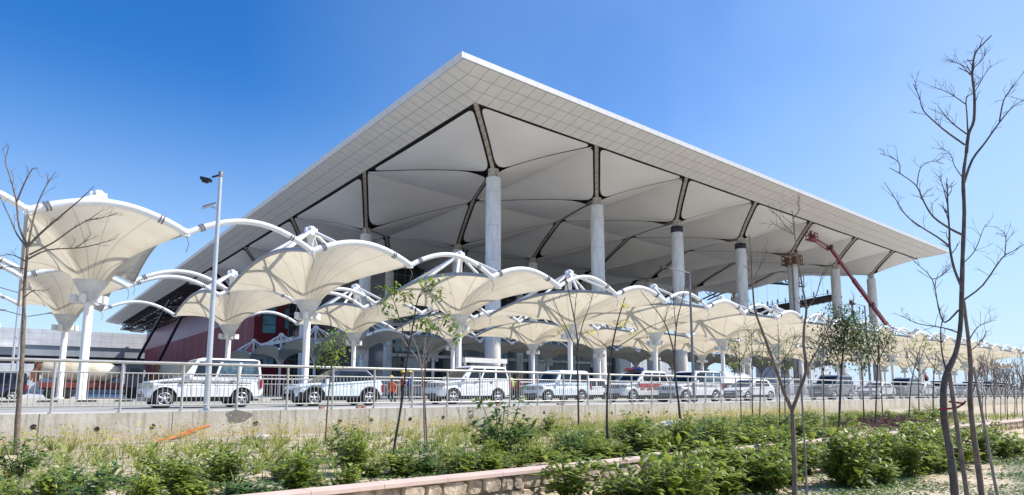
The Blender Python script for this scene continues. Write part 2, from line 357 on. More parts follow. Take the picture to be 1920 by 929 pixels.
# ------------------------------------------------------------------ sky and sun
SUN = Vector((0.58, -0.34, 0.72)).normalized()
elev = math.asin(SUN.z)
w = bpy.data.worlds.new('World'); scene.world = w; w.use_nodes = True
nt = w.node_tree; bg = nt.nodes['Background']
sky = N(nt, 'ShaderNodeTexSky', sky_type='NISHITA'); sky.sun_disc = False
sky.sun_elevation = elev; sky.sun_rotation = math.atan2(SUN.x, SUN.y)
sky.air_density = 1.0; sky.dust_density = 0.7; sky.ozone_density = 2.2; sky.altitude = 200
hs = N(nt, 'ShaderNodeHueSaturation'); hs.inputs['Saturation'].default_value = 1.42; hs.inputs['Hue'].default_value = 0.509; nt.links.new(sky.outputs[0], hs.inputs['Color'])
# thin veil of high haze: thicker towards the sun's side and low over the horizon, with faint wisps
tcw = N(nt, 'ShaderNodeTexCoord'); dotn = N(nt, 'ShaderNodeVectorMath', operation='DOT_PRODUCT'); dotn.inputs[1].default_value = (SUN.x/math.hypot(SUN.x, SUN.y), SUN.y/math.hypot(SUN.x, SUN.y), 0)
nt.links.new(tcw.outputs['Generated'], dotn.inputs[0])
mr1 = N(nt, 'ShaderNodeMapRange'); mr1.inputs[1].default_value = -0.25; mr1.inputs[2].default_value = 0.95; mr1.inputs[3].default_value = 0.0; mr1.inputs[4].default_value = 0.58; nt.links.new(dotn.outputs['Value'], mr1.inputs[0])
sepw = N(nt, 'ShaderNodeSeparateXYZ'); nt.links.new(tcw.outputs['Generated'], sepw.inputs[0])
mr2 = N(nt, 'ShaderNodeMapRange', interpolation_type='SMOOTHSTEP'); mr2.inputs[1].default_value = -0.02; mr2.inputs[2].default_value = 0.46; mr2.inputs[3].default_value = 0.80; mr2.inputs[4].default_value = 0.0; nt.links.new(sepw.outputs['Z'], mr2.inputs[0])
nzw = N(nt, 'ShaderNodeTexNoise'); nzw.inputs['Scale'].default_value = 2.1; nzw.inputs['Detail'].default_value = 5; nzw.inputs['Roughness'].default_value = 0.5; nt.links.new(tcw.outputs['Generated'], nzw.inputs['Vector'])
mw = N(nt, 'ShaderNodeMapRange'); mw.inputs[1].default_value = 0.35; mw.inputs[2].default_value = 0.75; mw.inputs[3].default_value = 0.62; mw.inputs[4].default_value = 1.5; nt.links.new(nzw.outputs['Fac'], mw.inputs[0])
m1 = N(nt, 'ShaderNodeMath', operation='MULTIPLY'); nt.links.new(mr1.outputs[0], m1.inputs[0]); nt.links.new(mw.outputs[0], m1.inputs[1])
i1 = N(nt, 'ShaderNodeMath', operation='SUBTRACT'); i1.inputs[0].default_value = 1; nt.links.new(m1.outputs[0], i1.inputs[1])
i2 = N(nt, 'ShaderNodeMath', operation='SUBTRACT'); i2.inputs[0].default_value = 1; nt.links.new(mr2.outputs[0], i2.inputs[1])
pr_ = N(nt, 'ShaderNodeMath', operation='MULTIPLY'); nt.links.new(i1.outputs[0], pr_.inputs[0]); nt.links.new(i2.outputs[0], pr_.inputs[1])
vf = N(nt, 'ShaderNodeMath', operation='SUBTRACT', use_clamp=True); vf.inputs[0].default_value = 1; nt.links.new(pr_.outputs[0], vf.inputs[1])
veil = N(nt, 'ShaderNodeMix', data_type='RGBA'); nt.links.new(vf.outputs[0], veil.inputs['Factor']); nt.links.new(hs.outputs[0], veil.inputs['A']); veil.inputs['B'].default_value = (2.9, 4.0, 5.35, 1)
nt.links.new(veil.outputs['Result'], bg.inputs[0]); bg.inputs[1].default_value = 0.15
sd = bpy.data.lights.new('sun', 'SUN'); sd.energy = 4.6; sd.angle = R(0.5); sd.color = (1.0, 0.955, 0.89)
so = bpy.data.objects.new('sun', sd); col.objects.link(so); so.rotation_euler = SUN.to_track_quat('Z', 'Y').to_euler(); so.location = (30, -20, 80)
scene.view_settings.view_transform = 'Standard'; scene.view_settings.look = 'None'
scene.view_settings.exposure = 0.42; scene.view_settings.gamma = 1.0; scene.view_settings.use_curve_mapping = False
scene.cycles.max_bounces = 8; scene.cycles.diffuse_bounces = 4; scene.cycles.transmission_bounces = 6; scene.cycles.transparent_max_bounces = 8

# ------------------------------------------------------------------ ground
def noise2(x, y): return (math.sin(x*1.7+y*0.6)*0.5 + math.sin(x*0.53-y*1.31+1.7)*0.7 + math.sin(x*3.9+y*2.7)*0.25) / 1.45
def soil_z(x, y):
    if y < 6.9: z = -1.10 + 0.05*noise2(x, y)
    elif y < 7.25: z = -1.1 + (y-6.9)/0.35 * 0.46
    elif y < 17.6: z = -0.64 - (y-7.25)*0.006 + 0.035*noise2(x*1.2, y*1.2)
    else: z = -0.72
    return z
mb = MB()
xs = [-2500, -600, -150, -60, -25] + [-14 + 0.5*i for i in range(110)] + [45, 50, 58, 70, 90, 120, 180, 300, 700, 2500]
ys = [-2500, -500, -100, -30, -8, -3] + [-1 + 0.45*i for i in range(42)] + [18.02]
ys = [y for y in ys if y <= 17.9] + [18.02]
for y in ys:
    for x in xs: mb.v.append((x, y, soil_z(x, y) if abs(x) < 200 else soil_z(0, y)))
nx = len(xs)
for j in range(len(ys)-1):
    for i in range(nx-1):
        mb.f.append((j*nx+i, j*nx+i+1, (j+1)*nx+i+1, (j+1)*nx+i)); mb.mi.append(0); mb.tone.append(0); mb.smooth.append(True)
tag(mb.build('ground', 'soil'), kind='structure')
mb = MB(); mb.add([(-2500, 18.3, -0.045), (2500, 18.3, -0.045), (2500, 3500, -0.045), (-2500, 3500, -0.045)], [(0, 1, 2, 3)])
tag(mb.build('paved_ground', 'paving'), kind='structure')
mb = MB(); mb.b2((-60, 18.301, -0.3), (600, 20.6, 0.03)); tag(mb.build('pavement', 'paving'), kind='structure')
mb = MB(); mb.b2((-60, 20.602, -0.3), (600, 20.78, 0.03)); tag(mb.build('kerb', 'kerb'), kind='structure')
mb = MB(); mb.add([(-300, 20.79, -0.035), (600, 20.79, -0.035), (600, 33.5, -0.035), (-300, 33.5, -0.035)], [(0, 1, 2, 3)])
mb.add([(-300, 52, -0.035), (600, 52, -0.035), (600, 64, -0.035), (-300, 64, -0.035)], [(0, 1, 2, 3)])
tag(mb.build('road', 'road'), kind='structure')
mb = MB(); mb.add([(30, 79, -0.03), (300, 79, -0.03), (300, 480, -0.03), (30, 480, -0.03)], [(0, 1, 2, 3)]); tag(mb.build('bounce_cut_sheet', 'bounce_cut_sheet'), kind='structure')  # dark ground sheet added under the roof to cut bounce light on the soffit
# raised median with the canopy columns, black and cream painted kerb
mb = MB(); mb.b2((-60, 43.2, -0.2), (600, 50.2, 0.12))
x = -60
while x < 60:
    mb.b2((x, 43.1, -0.2), (x+0.9, 43.197, 0.11), 1); x += 1.8
tag(mb.build('median', ['kerb', 'kerb_black']), kind='structure')
mb = MB(); mb.b2((-60, 33.6, -0.2), (600, 33.9, 0.1)); mb.b2((-60, 33.9, -0.2), (600, 36.2, 0.085)); tag(mb.build('walkway', 'kerb'), kind='structure')

# ------------------------------------------------------------------ terminal
SX = 25.4
XO, YO, XI, YI = 43.0, 64.0, 49.4, 70.4
ZI, ZO, ZT = 42.3, 44.1, 44.9
XR_I, XR_O = 221.0, 227.4
YB = 460.0
XJ = [XI + SX*k for k in range(7)] + [XR_I]
XC = [61.5 + SX*k for k in range(7)]
YJ = [YI, 107, 147, 186, 225, 264, 303, 342, 381, 420, 454]
YC = [82, 131, 168, 206, 245, 284, 323, 362, 401, 438]
ZCOL = 36.8
term = tag(empty('airport_terminal', (140, 250, 0)), 'huge terminal with a pale flat overhanging roof on tall round columns', 'building')
def tpart(mb, name, mats, parent=None, **kw):
    o = mb.build(name, mats, None, **kw); p = parent or term
    o.parent = p; o.matrix_parent_inverse = Matrix.Translation(-Vector((140, 250, 0)))
    return o

def zsoff(k, j):
    ex = k in (0, 7); ey = j == 0
    return ZI if (ex or ey) else ZI - 0.9
def tri_panel(mb, A, B, C, gapAC, gapBC, gapAB=0.08, dz=0.0):
    """billowing roof panel: A,B high points of an edge, C the column head; rounded corners"""
    A, B, C = Vector(A), Vector(B), Vector(C)
    a2, b2, c2 = [Vector((p.x, p.y)) for p in (A, B, C)]
    ctr = (a2+b2+c2)/3
    # inset triangle in plan
    def inset_line(p, q, g):
        d = (q-p).normalized(); n = Vector((-d.y, d.x))
        if (ctr-p).dot(n) < 0: n = -n
        return p + n*g, d
    def meet(l1, l2):
        (p, d), (q, e) = l1, l2
        det = d.x*e.y - d.y*e.x; t = ((q.x-p.x)*e.y - (q.y-p.y)*e.x)/det
        return p + d*t
    lab = inset_line(a2, b2, gapAB); lbc = inset_line(b2, c2, gapBC); lca = inset_line(c2, a2, gapAC)
    P = [meet(lca, lab), meet(lab, lbc), meet(lbc, lca)]
    rads = [0.6, 0.6, 3.4]; out = []
    for i in range(3):
        p = P[i]; u = (P[i-1]-p).normalized(); v = (P[(i+1) % 3]-p).normalized()
        ang = u.angle(v); d = min(rads[i]/math.tan(ang/2), 0.33*min((P[i-1]-p).length, (P[(i+1) % 3]-p).length))
        s, e = p + u*d, p + v*d
        for t in (0, .2, .4, .6, .8, 1): out.append(s*(1-t)**2 + p*2*t*(1-t) + e*t*t)
        nxt = P[(i+1) % 3]
        far = e + (nxt-e)*0.33; out += [e + (nxt-e)*f for f in (0.2, 0.4, 0.6)]
    den = (b2.y-c2.y)*(a2.x-c2.x) + (c2.x-b2.x)*(a2.y-c2.y)
    def z(p):
        la = ((b2.y-c2.y)*(p.x-c2.x) + (c2.x-b2.x)*(p.y-c2.y))/den
        lb = ((c2.y-a2.y)*(p.x-c2.x) + (a2.x-c2.x)*(p.y-c2.y))/den
        lc = max(0.0, 1-la-lb); la = max(la, 0); lb = max(lb, 0)
        s = lb/(la+lb) if la+lb > 1e-6 else 0.5
        zr = A.z*(1-s) + B.z*s
        prof = 0.72*lc + 0.28*lc**3
        bul = 4*s*(1-s) * (lc*(1-lc)*4)
        return zr + (C.z - zr)*prof - 0.75*bul + dz
    g = sum(out, Vector((0, 0)))/len(out); rings = 7; n = len(out)
    vs = [Vector((g.x, g.y, z(g)))]; fs = []
    for r in range(1, rings+1):
        for p in out:
            q = g + (p-g)*(r/rings); vs.append(Vector((q.x, q.y, z(q))))
    for i in range(n): fs.append((0, 1+i, 1+(i+1) % n))
    for r in range(rings-1):
        for i in range(n):
            a = 1 + r*n + i; b = 1 + r*n + (i+1) % n; fs.append((b, a, a+n, b+n))
    mb.add(vs, fs, 0, smooth=True)
    # turned-up rim so the panel has thickness at its gap
    o = [vs[1+(rings-1)*n+i] for i in range(n)]
    mb.add(o + [p + Vector((0, 0, 0.07)) for p in o], [(i, (i+1) % n, (i+1) % n + n, i+n) for i in range(n)], 0)

rest = MB(); deck = MB(); nparts = 0
for j in range(10):
    for k in range(7):
        if j > 6 and k > 0: continue            # far behind the facade
        if j >= 5 and k == 0: continue          # bare trusses at the unfinished end
        J = lambda a, b: Vector((XJ[k+a], YJ[j+b], zsoff(k+a, j+b)))
        Cc = Vector((XC[k], YC[j], ZCOL + 1.0))
        quad = [(J(0, 0), J(1, 0), 0.66, 0.26), (J(1, 0), J(1, 1), 0.26, 0.48), (J(1, 1), J(0, 1), 0.48, 0.26), (J(0, 1), J(0, 0), 0.26, 0.66)]
        for qi, (A, B, ga, gb) in enumerate(quad):
            if k == 6 and j == 1 and qi in (1,): continue
            show = (j <= 1) or (k == 0 and j < 5)
            pm = MB() if (show and nparts < 100) else rest
            tri_panel(pm, A, B, Cc, ga, gb, 0.34 if (qi == 0 and j == 0) else 0.62 if (qi == 3 and k == 0) else 0.03)
            if pm is not rest: tpart(pm, 'soffit_panel', 'soffit', fix=False); nparts += 1
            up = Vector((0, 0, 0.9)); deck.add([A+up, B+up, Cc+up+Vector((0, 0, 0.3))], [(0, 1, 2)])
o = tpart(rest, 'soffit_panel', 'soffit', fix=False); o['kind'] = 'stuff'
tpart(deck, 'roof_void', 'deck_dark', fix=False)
# top slab, fascia, border
mb = MB(); mb.b2((XO+0.3, YO+0.3, 44.3), (XR_O-0.3, YB, 44.85)); tpart(mb, 'roof_deck', 'roof_top')
for nm, quads in (('soffit_border', [
        [(XO, YO, ZO), (XR_O, YO, ZO), (XR_I, YI, ZI+.05), (XI, YI, ZI+.05)]]), ('soffit_border', [
        [(XO, YO, ZO), (XI, YI, ZI+.05), (XI, YB-6, ZI+.05), (XO, YB, ZO)]]), ('soffit_border', [
        [(XR_I, YI, ZI+.05), (XR_O, YO, ZO), (XR_O, YB, ZO), (XR_I, YB-6, ZI+.05)]])):
    mb = MB()
    for q in quads: mb.prism(q, (0, 0, 1), 0.12)
    tpart(mb, nm, 'border')
mb = MB(); mb.b2((XO-0.34, YO-0.12, ZO+0.02), (XR_O+.12, YO+0.02, ZT+0.05)); tpart(mb, 'fascia', 'fascia')
mb = MB(); mb.prism([(XO-0.02, YO+0.021, ZO-.02), (XO-0.34, YO+0.021, ZT+0.05), (XO+.3, YO+0.021, ZT+.05)], (0, 1, 0), YB-YO-.03); tpart(mb, 'fascia', 'fascia')  # left fascia shaped with an inward slant to darken its face
mb = MB(); mb.b2((XR_O, YO+0.021, ZO+0.02), (XR_O+.12, YB, ZT+0.05)); tpart(mb, 'fascia', 'fascia')
# ribs running from each high point to its column head
def rib(A, Cc, w_, name='rib', mats='rib', sag=True):
    mb = MB(); n = 9; pts = []
    for i in range(n+1):
        t = i/n; p = A.lerp(Cc, t); prof = 0.72*t + 0.28*t**3
        pts.append(Vector((p.x, p.y, A.z + (Cc.z-A.z)*prof + 0.10)))
    d = (Cc-A); s = Vector((-d.y, d.x, 0)).normalized()*w_/2
    for i in range(n):
        a, b = pts[i], pts[i+1]; up = Vector((0, 0, 0.45))
        mb.add([a-s, a+s, b+s, b-s, a-s+up, a+s+up, b+s+up, b-s+up], [(0,1,2,3), (0,4,5,1), (3,2,6,7), (0,3,7,4), (1,5,6,2), (4,7,6,5)])
    tpart(mb, name, mats, fix=False)
for j in range(4):
    for k in range(7):
        if j > 1 and k > 3: continue
        Cc = Vector((XC[k], YC[j], ZCOL + 1.0))
        rib(Vector((XJ[k], YJ[j], zsoff(k, j))), Cc, 0.62)
        if j < 3 and k < 6: rib(Vector((XJ[k+1], YJ[j+1], zsoff(k+1, j+1))), Cc, 0.36)
# columns
colm = MB(); colm.lathe([(1.30, 0), (1.30, ZCOL-2.6), (1.26, ZCOL-2.55), (1.26, ZCOL-0.05), (1.18, ZCOL)], 28); col_me = colm.mesh('column', 'concrete_col')
hd = MB(); hd.lathe([(0.55, ZCOL), (0.55, ZCOL+0.9), (0.95, ZCOL+1.5)], 16)
for a in range(6): hd.box((0.85*math.cos(a*PI/3), 0.85*math.sin(a*PI/3), ZCOL+0.6), (0.18, 0.18, 1.2))
head_me = hd.mesh('column_head', 'rib')
bd = MB(); bd.lathe([(1.31, ZCOL-1.3), (1.33, ZCOL-1.25), (1.33, ZCOL+.02), (1.2, ZCOL+.05)], 28); band_me = bd.mesh('black_collar', 'black_band')
TINV = Matrix.Translation(-Vector((140, 250, 0)))
for j in range(8):
    for k in range(7):
        if j >= 3: continue
        c = link('column', col_me, term, (XC[k], YC[j], 0)); c.matrix_parent_inverse = TINV
        if j < 3:
            h = link('column_head', head_me, c)
        if (j == 0 and k in (2, 3)): link('black_collar', band_me, c)
        if j == 0 and k == 4: c['label'] = 'column with a brown scaffold round its head'
# exposed trusses of the unfinished left end
mb = MB(); pm = MB()
y = 284.0
while y < 455:
    for x0, x1 in ((XI, 61), (61, 75), (75, 96)):
        mb.tube([(x0, y, 41.6), (x1, y, 41.9)], 0.35, 6); mb.tube([(x0, y, 38.6), (x1, y, 38.2)], 0.3, 6)
        n = 3
        for i in range(n):
            a = x0 + (x1-x0)*i/n; b = x0 + (x1-x0)*(i+.5)/n; c = x0 + (x1-x0)*(i+1)/n
            mb.tube([(a, y, 38.5), (b, y, 41.7)], 0.2, 5); mb.tube([(b, y, 41.7), (c, y, 38.5)], 0.2, 5)
    y += 9.5
for x in (52, 57, 62, 68, 75): pm.tube([(x, 284, 39.5), (x, 454, 39.5)], 0.35, 6)
for i in range(22):
    y0 = random.uniform(290, 445); x0 = random.uniform(51, 70); pm.box((x0, y0, 38.4), (random.uniform(1, 4), random.uniform(3, 9), 0.4))
tpart(mb, 'exposed_truss', 'truss'); tpart(pm, 'purlin', 'truss_pale')
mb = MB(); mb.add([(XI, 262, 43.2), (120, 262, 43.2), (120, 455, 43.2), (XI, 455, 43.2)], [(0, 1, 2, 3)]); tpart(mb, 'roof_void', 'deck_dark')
# hanging white sheet at the very end
mb = MB()
mb.add([(50, 440, 40), (56, 452, 38), (62, 440, 36.8), (56, 425, 38.4)], [(0, 1, 2, 3)]); tpart(mb, 'loose_sheet', 'soffit')
# exposed arch truss at the right-hand edge
mb = MB()
for yy0, yy1 in ((107, 147),):
    for X in (XR_I-0.6, XR_I-4):
        pts = [(X, yy0 + (yy1-yy0)*i/12, 38.2 + 3.6*math.sin(PI*i/12)) for i in range(13)]; mb.tube(pts, 0.3, 6)
        pt2 = [(X, yy0 + (yy1-yy0)*i/12, 42.4) for i in range(13)]; mb.tube(pt2, 0.3, 6)
        for i in range(12): mb.tube([pts[i], pt2[i+1]], 0.16, 5); mb.tube([pts[i], pt2[i]], 0.16, 5)
tpart(mb, 'edge_truss', 'truss')
# side wall (maroon below, mauve above), facade and glazing
mb = MB(); mb.b2((66, 230, 0), (68, 464, 27.6)); tpart(mb, 'side_wall', 'red_low')
mb = MB(); mb.b2((66.3, 230.02, 27.62), (68, 464, 42.6)); tpart(mb, 'upper_side_wall', 'red_high')
def windowp(lo, hi, nx_=3, nz=2, glass='glass_teal'):
    mb = MB(); y = lo[1]
    mb.b2((lo[0], y-0.25, lo[2]), (hi[0], y-0.02, lo[2]+0.35)); mb.b2((lo[0], y-0.25, hi[2]-0.35), (hi[0], y-0.02, hi[2]))
    for i in range(nx_+1):
        x = lo[0] + (hi[0]-lo[0])*i/nx_; mb.b2((x-0.14, y-0.249, lo[2]+.351), (x+0.14, y-0.021, hi[2]-.351))
    for i in range(1, nz):
        z = lo[2] + (hi[2]-lo[2])*i/nz; mb.b2((lo[0]+.15, y-0.23, z-0.12), (hi[0]-.15, y-0.03, z+0.12))
    f = tpart(mb, 'window', 'truss')
    mb = MB(); mb.b2((lo[0]+.1, y-0.12, lo[2]+.1), (hi[0]-.1, y-0.06, hi[2]-.1)); g = tpart(mb, 'pane', glass); g.parent = f; g.matrix_parent_inverse = Matrix.Identity(4)
    return f
mb = MB(); mb.b2((68.02, 230, 0), (92, 231, 42.3)); tpart(mb, 'front_wall', 'red_low')
mb = MB(); mb.b2((78, 229.5, 0), (92, 229.98, 42.2)); mb.b2((90, 175, 0), (91, 229.4, 42)); mb.b2((91.1, 175, 0), (191, 176, 42)); tpart(mb, 'curtain_wall', 'glass_dark')
for lo, hi, a, b in (((68.8, 229.9, 21.5), (73.6, 229.9, 31.5), 1, 3), ((76.6, 229.9, 23.5), (88.5, 229.9, 31.5), 4, 2), ((69.4, 229.9, 10), (73.4, 229.9, 16), 2, 2)): windowp(lo, hi, a, b)
for lo, hi, a, b in (((92.6, 174.9, 13), (101, 174.9, 19), 4, 2), ((111, 174.9, 15), (119, 174.9, 19.5), 4, 2), ((130, 174.9, 12), (138, 174.9, 17), 4, 2), ((96, 174.9, 24), (104, 174.9, 27.5), 3, 1)): windowp(lo, hi, a, b)
mb = MB()
for z in (11.5, 21.0): mb.b2((91.2, 172.8, z), (190, 174.9, z+1.0))
tpart(mb, 'floor_band', 'concrete_col')
mb = MB()   # pale wall bays behind the colonnade
for x in (96.0, 121, 148): mb.b2((x, 173.6, 0), (x+7, 174.8, 11.4))
tpart(mb, 'wall_bay', 'white_band')
mb = MB()   # inner departure deck with a railing
mb.b2((68.2, 196, 16.6), (90, 200, 18.0)); mb.b2((68.2, 200.02, 16.6), (90, 228, 17.8)); tpart(mb, 'departure_deck', 'white_band')
mb = MB()
for i in range(38): mb.tube([(68.4+i*0.57, 196.2, 18), (68.4+i*0.57, 196.2, 19.5)], 0.05, 5)
mb.tube([(68.3, 196.2, 19.5), (90, 196.2, 19.5)], 0.08, 6); tpart(mb, 'deck_railing', 'pole')
mb = MB(); mb.b2((75, 210, 18.1), (85, 214, 22)); mb.b2((76, 209.8, 22.02), (84, 213.5, 23.2)); tpart(mb, 'red_kiosk', 'red')
# end braces
for (xb_, ya, yb_) in ((50.2, 296, 366), (58.0, 300, 352)):
    mb = MB(); mb.tube([(xb_, ya, 40), (xb_, yb_, 20), (xb_, yb_+46, 4)], 0.75, 8); tpart(mb, 'brace', 'black_band')

# pale annex block beside the glass hall
an = tag(empty('annex_block', (212, 182, 0)), 'pale grey panelled block beside the dark glass hall, seen under the canopies', 'building')
mb = MB(); mb.b2((-20.8, -7, 0), (22, 20, 24)); mb.build('wall', 'annex', an)
mb = MB(); mb.b2((-20.9, -7.2, 24.02), (22.1, 20.1, 26.5)); mb.build('parapet', 'annex_dark', an)
mb = MB(); mb.b2((-20.4, -7.3, 0), (-14, -7.02, 20)); mb.build('doorway', 'shadow_gap', an)
# small grey building far to the right
a2 = tag(empty('flat_roofed_building', (292, 146, 0)), 'low grey building with a dark parapet in the distance behind the white hatchback', 'building')
mb = MB(); mb.b2((-22, -6, 0), (20, 10, 16)); mb.build('wall', 'annex', a2)
mb = MB(); mb.b2((-22.2, -6.2, 16.02), (20.2, 10.2, 19)); mb.build('parapet', 'annex_dark', a2)
# concrete block at the far left, with a pale ledge and a dark recess
cb = tag(empty('concrete_block', (-60, 470, 0)), 'long grey precast concrete block half in the shade of the roof at far left', 'building')
mb = MB(); mb.b2((-400, 0, 28.8), (150.0, 30, 38.4)); mb.build('wall', 'conc_wall', cb)
mb = MB(); mb.b2((-400, 4, 38.42), (52, 28, 41.6)); mb.build('parapet', 'white_band', cb)
mb = MB(); mb.b2((-400, -1.2, 27.0), (62, -0.02, 28.78)); mb.build('ledge', 'white_band', cb)
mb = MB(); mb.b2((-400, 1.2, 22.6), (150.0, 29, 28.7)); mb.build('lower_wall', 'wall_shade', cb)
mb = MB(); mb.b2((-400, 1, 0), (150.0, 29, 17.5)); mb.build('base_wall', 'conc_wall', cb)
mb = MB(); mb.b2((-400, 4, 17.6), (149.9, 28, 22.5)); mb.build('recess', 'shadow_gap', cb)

# ------------------------------------------------------------------ tensile canopies
HA, HB = 3.40, 9.40
ZN, ZRING, RISE = 9.0, 7.35, 1.25
ZMAST = 13.1
def edge_z(s, r=RISE): return ZN + r*math.sin(PI*s)**0.9
def make_membrane():
    bpts = []
    nfx, nfy = 14, 22
    for i in range(nfx): s = i/nfx; bpts.append((-HA+2*HA*s, -HB, edge_z(s, 1.0)))
    for i in range(nfy): s = i/nfy; bpts.append((HA, -HB+2*HB*s, edge_z(s)))
    for i in range(nfx): s = i/nfx; bpts.append((HA-2*HA*s, HB, edge_z(s, 1.0)))
    for i in range(nfy): s = i/nfy; bpts.append((-HA, HB-2*HB*s, edge_z(s)))
    n = len(bpts); rings = 14; vs = []; fs = []
    for r in range(rings+1):
        t = (r/rings)**1.5
        for (x, y, zb) in bpts:
            a = math.atan2(y/HB, x/HA); rx, ry = 0.9*math.cos(a), 0.9*math.sin(a)
            D = math.hypot(x-rx, y-ry); k_ = 2.3
            fz = 0.84*(1-math.exp(-D*t/k_))/(1-math.exp(-D/k_)) + 0.16*t
            vs.append((rx + (x-rx)*t, ry + (y-ry)*t, ZRING + (zb-ZRING)*fz))
    for r in range(rings):
        for i in range(n):
            a = r*n+i; b = r*n+(i+1) % n; fs.append((a, b, b+n, a+n))
    mb = MB(); mb.add(vs, fs, 0, smooth=True); return mb
def arch(p0, p1, rise, n=14):
    p0, p1 = Vector(p0), Vector(p1)
    return [p0.lerp(p1, i/n) + Vector((0, 0, rise*math.sin(PI*i/n)**0.9)) for i in range(n+1)]
def pipe(mb, pts, r, clamps=True):
    mb.tube(pts, r, 10)
    if clamps:
        for i in (2, len(pts)-3):
            a, b = Vector(pts[i-1]), Vector(pts[i]); d = (b-a)
            mb.tube([a.lerp(b, .30), a.lerp(b, .42)], r*1.25, 10, mi=1); mb.tube([a.lerp(b, .58), a.lerp(b, .70)], r*1.25, 10, mi=1)
def make_canopy():
    root = empty('tensile_canopy')
    mb = MB(); mb.lathe([(0.40, 0), (0.40, 0.1), (0.25, 0.12), (0.25, 6.45)], 18); mb.build('column', 'white_paint', root)
    mb = MB(); mb.lathe([(0.30, 6.2), (0.40, 6.3), (0.42, 6.42), (0.92, 7.3), (0.96, 7.33), (0.96, 7.42)], 24); mb.build('column_cone', 'cone', root)
    make_membrane().build('fabric_membrane', 'membrane', root, fix=False)
    z = ZN + 0.08
    for s in (-1, 1):
        mb = MB(); pipe(mb, arch((-HA, s*(HB+.05), z), (HA, s*(HB+.05), z), 1.0), 0.20); mb.build('end_arch', ['white_paint', 'clamp'], root)
        mb = MB(); pts = arch((s*(HA+.02), -HB, z), (s*(HA+.02), HB, z), RISE, 22); mb.tube(pts, 0.12, 8)
        for i in range(1, 64):
            f = i/64*22; k = int(f); p = pts[k].lerp(pts[min(k+1, 22)], f-k); mb.box((p.x, p.y, p.z+0.13), (0.12, 0.10, 0.08), 1)
        mb.build('side_arch', ['grey_edge', 'clamp'], root)
    mb = MB(); mb.lathe([(0.24, 7.0), (0.24, 12.2), (0.33, 12.3), (0.33, ZMAST), (0.2, ZMAST+.12)], 12)
    for a in range(4): mb.box((0.28*math.cos(a*PI/2), 0.28*math.sin(a*PI/2), ZMAST-.35), (0.36, 0.36, 0.65))
    mb.build('mast', 'white_paint', root)
    tops = Vector((0, 0, ZMAST-0.2))
    for (x, y) in ((-HA, 0), (HA, 0), (-HA, -HB*.5), (HA, HB*.5), (-HA, HB*.5), (HA, -HB*.5)):
        s = (y+HB)/(2*HB) if abs(x) > 1 else 0.5
        p = Vector((x, y, edge_z(s, RISE if abs(x) > 1 else 1.0)+0.1)); mb = MB(); mb.tube([tops + (p-tops).normalized()*0.25, p], 0.135, 8); mb.build('strut', 'white_paint', root)
    mb = MB(); n = 6
    mb.lathe([(0.32, 5.95), (0.34, 5.95), (0.34, 6.1), (0.32, 6.1)], 16)
    for i in range(n):
        a = 2*PI*i/n; c, s = math.cos(a), math.sin(a)
        mb.tube([(0.3*c, 0.3*s, 6.02), (0.95*c, 0.95*s, 6.02)], 0.04, 6)
        mb.lathe([(0.20, 6.0), (0.20, 6.45), (0.16, 6.5)], 10, c=(0.8*c, 0.8*s, 0))
    mb.build('floodlight_ring', 'light_box', root)
    # open arches reaching to the next canopy on the right
    for s in (-1, 1):
        mb = MB(); pipe(mb, arch((HA, s*(HB+.05), z), (13.72-HA, s*(HB+.05), z), RISE-.05), 0.17); mb.build('link_arch', ['white_paint', 'clamp'], root)
    for (x, y) in ((-HA, -HB), (HA, -HB), (HA, HB), (-HA, HB)):
        mb = MB(); mb.box((x, y, ZN+.12), (0.34, 0.34, 0.42))
        pts = [Vector((x, y, ZN-.05)), Vector((x+.15, y-.1, ZN-.5)), Vector((x+.05, y, ZN-.95))]; mb.tube(pts, 0.02, 4, mi=1)
        mb.build('corner_node', ['white_paint', 'clamp'], root)
    return root
proto = make_canopy(); register(proto)
first = True
PITCHX = 13.72
def canopy(x, y, label, group):
    global first
    o = proto if first else copy_tree(proto)
    first = False; o.location = (x, y, 0); tag(o, label, 'canopy', group); return o
for k in range(-1, 14):
    lab = ('cream fabric canopy of the front row beyond the left edge of the picture' if k < 0 else
           'biggest cream fabric canopy, at the left end of the front row' if k == 0 else
           'cream fabric canopy in the front row, %s from the left' % ORD[k] if k < 9 else
           'small cream fabric canopy far down the front row towards the right')
    canopy(3.35 + PITCHX*k, 46.1, lab, 'front row of fabric canopies')
for k in range(-1, 20):
    lab = ('cream fabric canopy of the second row beyond the left edge of the picture' if k < 0 else
           'cream fabric canopy in the second row behind the front one, %s from the left' % ORD[k] if k < 9 else
           'small cream fabric canopy far down the second row towards the right')
    canopy(3.35 + PITCHX*k, 68.0, lab, 'second row of fabric canopies')
for k in range(3, 15):
    lab = 'shaded fabric canopy in the third row under the terminal roof, %s from the left' % ORD[k-3] if k < 9 else 'shaded small fabric canopy far down the third row'
    canopy(3.35 + PITCHX*k, 95.3, lab, 'third row of fabric canopies')
for i, y in enumerate((115.5, 135.0, 154.5)):
    canopy(3.35 + PITCHX*3, y, 'dark shaded canopy in the line running back beside the maroon wall, %s from the front' % ORD[i], 'line of canopies running back')

